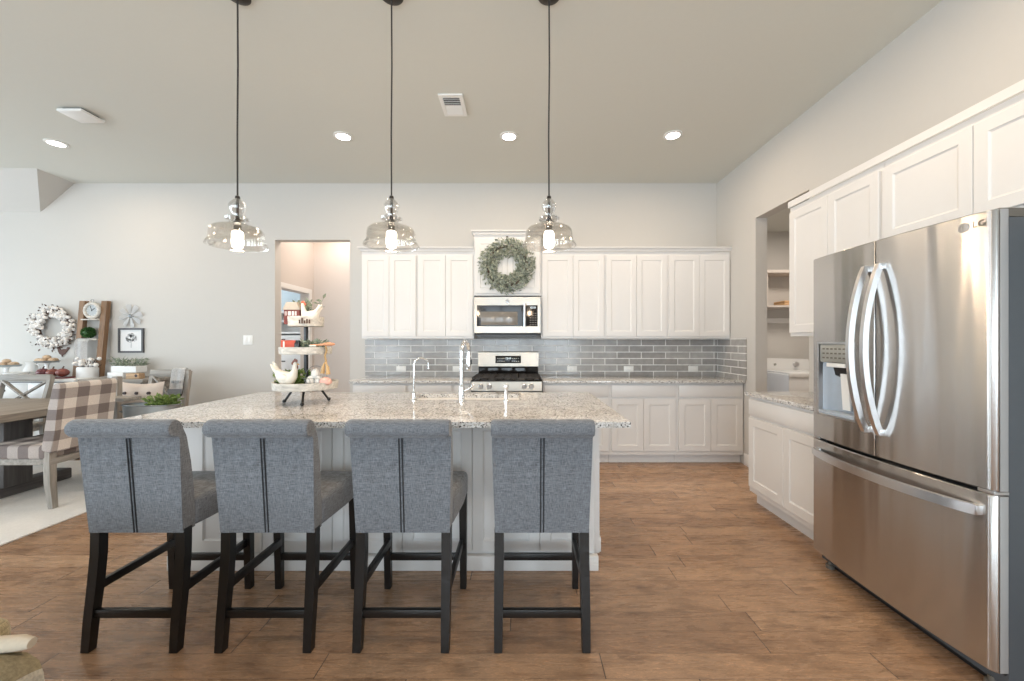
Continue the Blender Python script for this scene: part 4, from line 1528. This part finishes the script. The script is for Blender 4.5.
# cushion on the cross-back chair, tub on a narrow hall bench in front of it
cu = thing('throw_pillow', 'natural linen cushion with dark buttons standing on the cross-back chair', 'cushion', (-3.855, 3.985, .711))
obj('cover', pillow_bm(B(), .47, .44, .12), M['linen'], cu)
for x in (-.115, .005, .125):
    obj('button', tube(B(), [(x, -.046, .105), (x, -.068, .105)], [.016, .014], 14), M['button'], cu)
bn = thing('hall_bench', 'narrow grey wooden bench with an armrest, carrying the galvanized tub', 'bench', (-3.48, 3.68, RZ))
obj('top', box(B(), -.44, .33, -.105, .125, .43, .46, .005), M['grey_wood'], bn)
for x in (-.41, .29):
    for y in (-.075, .095):
        obj('leg', box(B(), x - .028, x + .028, y - .026, y + .026, 0, .43 if x > 0 or y < 0 else .985, .004), M['grey_woodz'], bn)
obj('arm_post', box(B(), -.37, -.315, -.101, -.055, .46, .768, .004), M['grey_woodz'], bn)
obj('arm', box(B(), -.44, -.145, -.105, .068, .768, .802, .006), M['grey_wood'], bn)
tb = thing('galvanized_tub', 'oval galvanized metal tub holding a leafy plant', 'tub', (-3.465, 3.68, .473))
obj('tub_wall', lathe(B(), [(0, 0), (.235, 0), (.245, .02), (.275, .262), (.282, .270), (.276, .276), (.268, .268), (.238, .024), (0, .012)], seg=48, sx=.93, sy=.42), M['galv'], tb)
obj('rim', tube(B(), [(.2595 * math.cos(a), .279 * .42 * math.sin(a), .270) for a in [i * 2 * PI / 48 for i in range(48)]], .006, 8, closed=True), M['galvdark'], tb)
for s in (-1, 1):
    obj('handle', tube(B(), [(s * .245, .03, .20), (s * .28, .02, .205), (s * .28, -.02, .205), (s * .245, -.03, .20)], .005, 8), M['galvdark'], tb)
pl = thing('potted_fern', 'bright green leafy plant in the galvanized tub', 'plant', (-3.36, 3.68, .487))
obj('pot', lathe(B(), [(0, 0), (.07, 0), (.09, .20), (.08, .20), (.065, .01), (0, .01)], seg=24), M['twig'], pl)
obj('foliage', clump(B(), (0, 0, .24), (.105, .06, .085), 360, .042, .024, .6, 21), M['leaf'], pl)
tw = thing('tea_towel', 'white lettered towel draped over the rail of the wall-side chair', 'towel', (-3.735, 4.3065, 1.0005))
bm = B()


def tow(u, v):
    x = -.070 + .14 * u + .004 * math.sin(v * 7)
    L = v * .62
    if L < .30:
        y, z = .022, -.26 + L + .03
        z = -.27 + L
    elif L < .36:
        a = (L - .30) / .06 * PI
        y, z = .022 * math.cos(a), .03 + .022 * math.sin(a) * .8
    else:
        y, z = -.022 - .006 * math.sin(u * 9 + 1) - .05 * ((L - .36) / .26), .03 - (L - .36)
    return Vector((x, y, z))


sheet(bm, tow, 12, 46, .003)
obj('cloth', bm, M['towel'], tw)
bm = B()
box(bm, -.072, .072, -.082, -.068, -.232, -.180)
obj('grey_band', bm, M['towelgrey'], tw)
bm = B()
for i in range(4):
    x = -.05 + i * .028
    box(bm, x, x + .016, -.062, -.046, -.118, -.09)
    box(bm, x + .004, x + .012, -.063, -.0455, -.112, -.096)
obj('printed_letters', bm, M['print'], tw)

# wall pieces
cw = thing('cotton_wreath', 'white cotton-boll wreath on the dining room wall', 'wreath', (-5.73, YB - .01, 1.505))
rng = random.Random(12)
bm = B()
for _ in range(230):
    a = rng.uniform(0, 2 * PI)
    rr = .195 + rng.uniform(-.060, .060)
    ball(bm, (rr * math.cos(a), -.03 - rng.uniform(0, .05), rr * math.sin(a)), rng.uniform(.014, .024), seg=8, rings=6)
obj('cotton_bolls', bm, M['cotton'], cw)
bm = tube(B(), [(.205 * math.cos(a), -.025, .205 * math.sin(a)) for a in [i * 2 * PI / 36 for i in range(36)]], .024, 8, closed=True)
for _ in range(150):
    a = rng.uniform(0, 2 * PI)
    rr = .205 + rng.uniform(-.09, .09)
    p = Vector((rr * math.cos(a), -.04 - rng.uniform(0, .045), rr * math.sin(a)))
    leaf(bm, p, rv(rng) + Vector((math.cos(a), 0, math.sin(a))), rv(rng), .035, .018)
obj('twigs', bm, M['twig'], cw)

ro = thing('rooster_ornament', 'rust-brown metal rooster silhouette on the wall under the cotton wreath', 'wall ornament', (-5.66, YB, 1.215))
poly = [(-.085, .040), (-.075, .055), (-.055, .052), (-.045, .030), (-.010, .030), (.020, .020), (.035, .040), (.040, .060), (.060, .065), (.075, .045), (.062, .030), (.058, .000), (.040, -.030), (.015, -.045), (.012, -.065), (.000, -.065), (.000, -.045), (-.025, -.030), (-.045, -.005), (-.060, .020)]
obj('silhouette', prism(B(), [(-x, z) for x, z in poly], -.012, -.006, 'y'), M['rust'], ro)
obj('wall_peg', cyl(B(), (0, -.008, 0), (0, 0, 0), .006, seg=10), M['rust'], ro)

ld = thing('blanket_ladder', 'brown wooden ladder shelf leaning on the wall above the sideboard', 'ladder', (-5.215, YB - .016, .915))
LH = .92


def ly(z):
    return -.115 + .078 * z / LH


for s in (-1, 1):
    x0 = s * .135
    bm = B()
    sheet_pts = [(ly(0) - .02, 0), (ly(0) + .03, 0), (ly(LH) + .03, LH), (ly(LH) - .02, LH)]
    prism(bm, sheet_pts, x0 - .033 * (1 if s < 0 else 1), x0 + .033, 'x')
    obj('rail', bm, M['ladder_wood'], ld)
for z in (.20, .45, .69):
    obj('rung', box(B(), -.105, .105, ly(z) - .045, ly(z) + .025, z - .007, z + .007, .002), M['whitewash'], ld)

ck = thing('round_clock', 'round whitewashed clock standing on the ladder top rung', 'clock', (-5.208, YB - .016 + ly(.80) - .025, .915 + .80))
obj('rim', tube(B(), [(.085 * math.cos(a), 0, .085 * math.sin(a)) for a in [i * 2 * PI / 40 for i in range(40)]], .021, 10, closed=True), M['whitewash'], ck)
obj('face', cyl(B(), (0, .008, 0), (0, -.004, 0), .086, seg=36), M['clockface'], ck)
bm = B()
for i in range(12):
    a = i * PI / 6
    box(bm, -.003, .003, -.0065, -.0035, .056, .072, mtx=Matrix.Rotation(a, 4, 'Y'))
obj('hour_marks', bm, M['paper'], ck)
bm = box(B(), -.003, .003, -.009, -.006, -.01, .045, mtx=Matrix.Rotation(R(50), 4, 'Y'))
box(bm, -.002, .002, -.009, -.006, -.01, .06, mtx=Matrix.Rotation(R(-20), 4, 'Y'))
obj('hands', bm, M['black'], ck)
obj('hanging_loop', tube(B(), [(.018 * math.cos(a), 0, .118 + .018 * math.sin(a)) for a in [i * 2 * PI / 16 for i in range(16)]], .003, 6, closed=True), M['galvdark'], ck)

gw = thing('boxwood_ball', 'small dark green boxwood ball on the middle rung of the ladder', 'greenery', (-5.235, YB - .016 + ly(.53) - .02, .915 + .457))
bm = B()
rng = random.Random(33)
for _ in range(420):
    d_ = rv(rng)
    d_.normalize()
    leaf(bm, Vector((0, 0, .075)) + d_ * .048, d_ + rv(rng, .8), rv(rng), .026, .018)
obj('leaves', bm, M['deep'], gw)
obj('core', ball(B(), (0, 0, .072), .052, seg=14), M['deep'], gw)

lt = thing('ladder_towel', 'white cloth hanging over the lower rung of the ladder', 'towel', (-5.255, YB - .016 + ly(.45), .915 + .457))
bm = B()
sheet(bm, lambda u, v: Vector((-.075 + .15 * u, (-.010 - .075 * math.sin(min(1, v * 3) * PI / 2)) + .008 * math.sin(u * 8), .007 - .29 * max(0, v - .12) / .88)), 12, 20, .003)
obj('cloth', bm, M['towel'], lt)

vs1 = thing('cotton_vase', 'clear jar of white cotton stems at the foot of the ladder', 'vase', (-5.085, YB - .016 - .235, .915))
obj('jar', lathe(B(), [(0, 0), (.085, 0), (.092, .01), (.092, .11), (.084, .125), (.080, .125), (.086, .11), (.086, .012), (0, .008)], seg=32), M['windmill'], vs1)
rng = random.Random(8)
bm = B()
for _ in range(34):
    ball(bm, (rng.uniform(-.11, .11), rng.uniform(-.06, .06), .165 + rng.uniform(-.035, .055)), rng.uniform(.016, .026), seg=8, rings=6)
obj('bolls', bm, M['cotton'], vs1)
bm = B()
for _ in range(18):
    a = (rng.uniform(-.03, .03), rng.uniform(-.03, .03), .06)
    b_ = (rng.uniform(-.12, .12), rng.uniform(-.06, .06), rng.uniform(.13, .22))
    tube(bm, [a, b_], .003, 5)
obj('stems', bm, M['twig'], vs1)

wm = thing('windmill_flower', 'galvanized metal windmill flower on the wall above the framed print', 'wall ornament', (-4.812, YB, 1.655))
for i in range(8):
    a = i * 2 * PI / 8 + .2
    mt = Matrix.Rotation(-a, 4, 'Y')
    bm = B()
    pts2 = [(-.006, .020), (.006, .020), (.029, .115), (.024, .144), (-.024, .144), (-.029, .115)]
    A = [bm.verts.new(mt @ Vector((x, -.022 + (.008 if x > 0 else -.006) * (z / .14), z))) for x, z in pts2]
    f_ = bm.faces.new(A)
    bmesh.ops.solidify(bm, geom=[f_], thickness=.003)
    obj('blade', bm, M['windmill'], wm)
obj('hub', lathe(B(), [(0, 0), (.022, 0), (.022, .030), (.012, .036), (0, .036)], seg=24), M['galvdark'], wm, (0, 0, 0), (R(90), 0, 0))

pf = thing('framed_print', 'framed grey tree print in a charcoal frame on the dining room wall', 'picture', (-4.812, YB, 1.352))
obj('frame', plate_with_holes(B(), -.155, .155, -.152, .152, [(-.134, .134, -.131, .131)], -.022, 0, 'y'), M['frame'], pf)
obj('paper', box(B(), -.136, .136, -.010, -.004, -.133, .133), M['paper'], pf)
bm = B()
rng = random.Random(3)
box(bm, -.006, .006, -.0115, -.0095, -.09, 0)
for _ in range(60):
    a, r_ = rng.uniform(0, 2 * PI), .07 * math.sqrt(rng.random())
    tube(bm, [(r_ * math.cos(a), -.0098, .03 + r_ * .8 * math.sin(a)), (r_ * math.cos(a), -.0112, .03 + r_ * .8 * math.sin(a))], rng.uniform(.006, .012), 8)
obj('tree_drawing', bm, plain('pale_grey_ink', (.52, .53, .54), .9, var=.2, scale=60), pf)

# on the console: planter and crate
cp = thing('white_planter', 'long white planter of trailing grey greenery on the console table', 'planter', (-4.64, YB - .20, .910))
obj('trough', plate_with_holes(B(), -.15, .14, -.07, .07, [], .065, .14, 'z'), M['whitecer'], cp)
obj('plinth', box(B(), -.18, .0, -.085, .085, 0, .065, .004), M['whitecer'], cp)
bm = clump(B(), (-.01, 0, .135), (.145, .07, .08), 260, .055, .013, .45, 14)
obj('greenery', bm, M['sage'], cp)
cr = thing('wooden_crate', 'small light wood box with a dark knot hole beside the white planter', 'box', (-4.43, YB - .34, .910))
obj('box', box(B(), -.075, .075, -.045, .03, 0, .062, .003), M['crate_wood'], cr)
obj('knot_hole', tube(B(), [(.045, -.0455, .036), (.045, -.0475, .036)], .016, 14), M['button'], cr)

# on the sideboard: cake stands with pastries, pumpkins in a trough, pitcher
def cake_stand(label, loc, hgt, r):
    t = thing('cake_stand', label, 'cake stand', loc, 0, 'white cake stands on the sideboard')
    obj('plate', lathe(B(), [(0, hgt), (r - .02, hgt), (r, hgt + .010), (r + .004, hgt + .008), (r - .01, hgt - .012), (.03, hgt - .012), (0, hgt - .012)], seg=36), M['galv'], t)
    obj('pedestal', lathe(B(), [(0, 0), (.075, 0), (.078, .008), (.03, .03), (.020, .06), (.020, hgt - .03), (.04, hgt - .011), (0, hgt - .011)], seg=28), M['whitecer'], t)


SBY = YB - .016 - .25
pr = None
stands = (((514 - 520) * 0 + -6.02, SBY, .915, .140, .115, 'white cake stand with pastries at the left end of the sideboard', 'left'), (-5.62, SBY + .06, .915, .185, .105, 'white cake stand with pastries nearer the cotton wreath', 'right'))
for x, y, z, h_, r_, lab, side in stands:
    cake_stand(lab, (x, y, z), h_, r_)
    for i in range(6):
        a = i * 2 * PI / 5
        px_, py_ = (x + .062 * math.cos(a), y + .062 * math.sin(a)) if i < 5 else (x, y)
        pz_ = z + h_ + .001 + (.036 if i == 5 else 0)
        where = ('front', 'right', 'back', 'left', 'front left', 'top')[i]
        lab2 = 'small baked bun on the %s cake stand' % side
        if pr is None:
            pr = tag(obj('bread_bun', lathe(B(), [(0, 0), (.032, 0), (.037, .012), (.034, .026), (.020, .038), (0, .042)], seg=16), M['bread'], loc=(px_, py_, pz_)), lab2, 'bun', 'buns on the left cake stand')
        else:
            c_ = pr.copy()
            c_['label'] = lab2
            c_['group'] = 'buns on the %s cake stand' % side
            c_.location = (px_, py_, pz_)
            COL.objects.link(c_)
pt = thing('white_pitcher', 'white ceramic pitcher between the two cake stands', 'pitcher', (-5.83, SBY + .08, .915))
obj('jug', lathe(B(), [(0, 0), (.05, 0), (.065, .03), (.068, .08), (.05, .13), (.045, .155), (.055, .18), (.050, .18), (.040, .155), (0, .15)], seg=32), M['whitecer'], pt)
obj('handle', tube(B(), [(.05, 0, .155), (.095, 0, .14), (.10, 0, .09), (.062, 0, .05)], .007, 8), M['whitecer'], pt)
bw = thing('white_bowl', 'low white bowl in front of the left cake stand', 'bowl', (-5.77, SBY - .10, .915))
obj('shell', lathe(B(), [(0, 0), (.045, 0), (.085, .045), (.098, .072), (.094, .072), (.080, .047), (.042, .007), (0, .006)], seg=32), M['whitecer'], bw)
tag(obj('dark_fig', ball(B(), (0, 0, .018), .018, seg=12), M['plum'], loc=(-5.77, SBY - .10, .922)), 'small dark fruit lying in the white bowl', 'fruit')
tg = thing('dough_tray', 'dark wooden trough holding three small pumpkins on the sideboard', 'tray', (-5.36, SBY - .10, .915))
obj('trough', plate_with_holes(B(), -.19, .19, -.065, .065, [], 0, .018, 'z'), M['plum'], tg)
obj('raised_end', prism(B(), [(-.215, .040), (-.185, 0), (-.175, 0), (-.19, .045)], -.06, .06, 'y'), M['plum'], tg)


def pumpkin(label, loc, r, m):
    t = thing('small_pumpkin', label, 'pumpkin', loc, 0, 'dark red pumpkins in the trough')
    bm = B()
    n = 40
    rings = []
    for i in range(13):
        th = PI * i / 12
        ring = []
        for k_ in range(n):
            a = k_ * 2 * PI / n
            rr = r * math.sin(th) * (1 - .07 * abs(math.cos(a * 4)) ** 6) if 0 < i < 12 else .002
            ring.append(bm.verts.new((rr * math.cos(a), rr * math.sin(a), r * .82 * (1 - math.cos(th)))))
        rings.append(ring)
    for a, b_ in zip(rings, rings[1:]):
        for k_ in range(n):
            bm.faces.new((a[k_], a[(k_ + 1) % n], b_[(k_ + 1) % n], b_[k_]))
    bm.faces.new(rings[0])
    bm.faces.new(rings[-1])
    obj('rind', bm, m, t, angle=60)
    obj('stem', tube(B(), [(0, 0, r * 1.58), (.004, 0, r * 1.8), (.014, 0, r * 2.05)], [.008, .006, .007], 8), M['twig'], t)


pumpkin('dark plum pumpkin at the left of the trough', (-5.47, SBY - .10, .9345), .057, M['plum'])
pumpkin('dark red pumpkin in the middle of the trough', (-5.358, SBY - .10, .9345), .055, M['plum2'])
pumpkin('brick red pumpkin at the right of the trough', (-5.245, SBY - .10, .9345), .057, M['plum2'])

# ------------------------------------------------------------------ sofa corner with a throw, bottom left
sf = thing('sofa', 'khaki woven sofa whose arm enters at the bottom left corner', 'sofa', (0, 0, 0))
obj('seat_base', box(B(), -2.9, -1.345, .10, .88, .10, .42, .03, 3), M['sofa'], sf)
obj('arm', box(B(), -1.32, -1.100, .06, .885, .06, .614, .045, 4), M['sofa'], sf)
obj('seat_cushion', box(B(), -2.9, -1.345, .12, .82, .42, .54, .04, 3), M['sofa'], sf)
obj('backrest', box(B(), -2.9, -1.285, .925, 1.005, .06, .632, .035, 5), M['sofa'], sf)
for x in (-2.85, -1.20):
    obj('leg', box(B(), x - .025, x + .025, .12, .17, 0, .11), M['dark_wood'], sf)
    obj('leg', box(B(), x - .025 - .03, x + .025 - .03, .93, .98, 0, .08), M['dark_wood'], sf)
th_ = thing('throw_blanket', 'cream and tan striped throw draped over the sofa arm', 'blanket', (0, 0, 0))
bm = B()


def f_drop(v):
    return .1 * max(0.0, (v - .88) / .12) ** 2


def throw(u, v):
    y = .30 + .590 * v
    w_ = .006 * math.sin(v * 22) + .004 * math.sin(u * 13 + v * 9)
    if u < .2:
        return Vector((-1.330 - abs(w_), y, .55 + (u / .2) * .074))
    if u < .5:
        k_ = (u - .2) / .3
        e = max(0.0, (k_ - .8) / .2)
        f = max(0.0, (v - .88) / .12)
        return Vector((-1.330 + .246 * (k_ if k_ < .8 else .8 + .2 * math.sin(e * PI / 2)), y, .627 + abs(w_) * (1 - e) - .045 * (1 - math.cos(e * PI / 2)) - .012 * f * f))
    k_ = (u - .5) / .5
    return Vector((-1.084 + .010 * min(1, k_ * 4) + abs(w_) * min(1, k_ * 6), y, .582 - .12 * f_drop(v) - .38 * k_))


sheet(bm, throw, 40, 40, .006)
obj('cloth', bm, M['throw'], th_)
obj('rolled_edge', tube(B(), [(-1.40, .850, .640), (-1.30, .860, .642), (-1.20, .872, .643), (-1.125, .882, .644), (-1.103, .884, .642)], [.016, .018, .018, .016, .011], 14), M['creamcloth'], th_)

# ------------------------------------------------------------------ laundry room contents
ws = thing('washing_machine', 'white top-load washer seen through the laundry opening', 'washer', (3.655, 5.50, 0))
obj('cabinet', box(B(), -.34, .34, -.68, -.02, .03, .93, .012), M['white_wash'], ws)
obj('lid', box(B(), -.30, .30, -.66, -.18, .930, .950, .006), M['white_wash'], ws)
obj('top_rim', box(B(), -.342, .342, -.69, -.67, .895, .945, .004), M['trim'], ws)
bm = prism(B(), [(-.33, .93), (.20, .93), (.33, .93), (.33, 1.02), (.27, 1.10), (-.33, 1.115)], -.17, -.03, 'y')
cp_ = obj('control_panel', bm, M['white_wash'], ws)
obj('dial', tube(B(), [(.10, -.17, 1.03), (.10, -.20, 1.03)], [.038, .032], 24), M['handle'], cp_)
obj('button', tube(B(), [(-.18, -.17, 1.03), (-.18, -.178, 1.03)], [.018, .016], 16), M['grey_panel'], cp_)
for x in (-.29, .29):
    for y in (-.62, -.08):
        obj('foot', cyl(B(), (x, y, 0), (x, y, .035), .02, seg=12), M['black'], ws)
ls = thing('laundry_shelf', 'white laundry room shelves above the washer', 'shelf', (0, 5.55, 0))
obj('shelf_board', box(B(), 3.30, 4.36, -.32, 0, 1.80, 1.825, .002), M['hallwall'], ls)
obj('shelf_board', box(B(), 3.30, 4.36, -.32, 0, 2.26, 2.30, .002), M['hallwall'], ls)
obj('cleat', box(B(), 3.30, 4.36, -.02, 0, 1.60, 1.67, .002), M['trim'], ls)
obj('upright', box(B(), 3.30, 3.33, -.30, 0, 1.825, 2.26), M['hallwall'], ls)
fo = tag(obj('folded_towel', box(box(B(), -.17, .17, -.12, .12, 0, .035, .012, 3), -.165, .17, -.118, .118, .034, .066, .012, 3), M['orange'], loc=(3.72, 5.37, 1.8265)),
         'folded tan towel on the lower laundry shelf', 'towel')
area('laundry_light', (3.5, 4.2, 2.86), (0, 0, 0), .5, .5, 22, (1, .88, .76))
area('hall_light', (-2.55, 5.40, 3.06), (0, 0, 0), .35, .35, 9, (1, .84, .72))
area('bedroom_daylight', (-5.6, 6.2, 1.6), (R(90), 0, R(-90)), 1.2, 1.6, 45, (.88, .94, 1.0))

# ------------------------------------------------------------------ bedroom seen through the hall
bs = thing('white_shelf_unit', 'white shelf unit in the blue room beyond the hall doorway', 'shelf', (-4.1, 6.99, 0))
obj('back', box(B(), -.42, .42, -.02, 0, 0, 1.86), M['trim'], bs)
for x in (-.43, .40):
    obj('side_panel', box(B(), x, x + .03, -.35, 0, 0, 1.86), M['trim'], bs)
for z in (.02, .45, .85, 1.22, 1.48, 1.68, 1.83):
    obj('shelf_board', box(B(), -.40, .40, -.35, -.02, z, z + .03), M['trim'], bs)
for i, z in enumerate((.08, .50, .90, 1.27)):
    d_ = obj('drawer_front', box(B(), -.395, .395, -.36, -.34, z - .02, z + (.34, .32, .29, .18)[i], .003), M['trim'], bs)
    obj('pull', box(B(), -.12, .12, -.372, -.358, z + .10, z + .12, .002), M['ventdark'], d_)
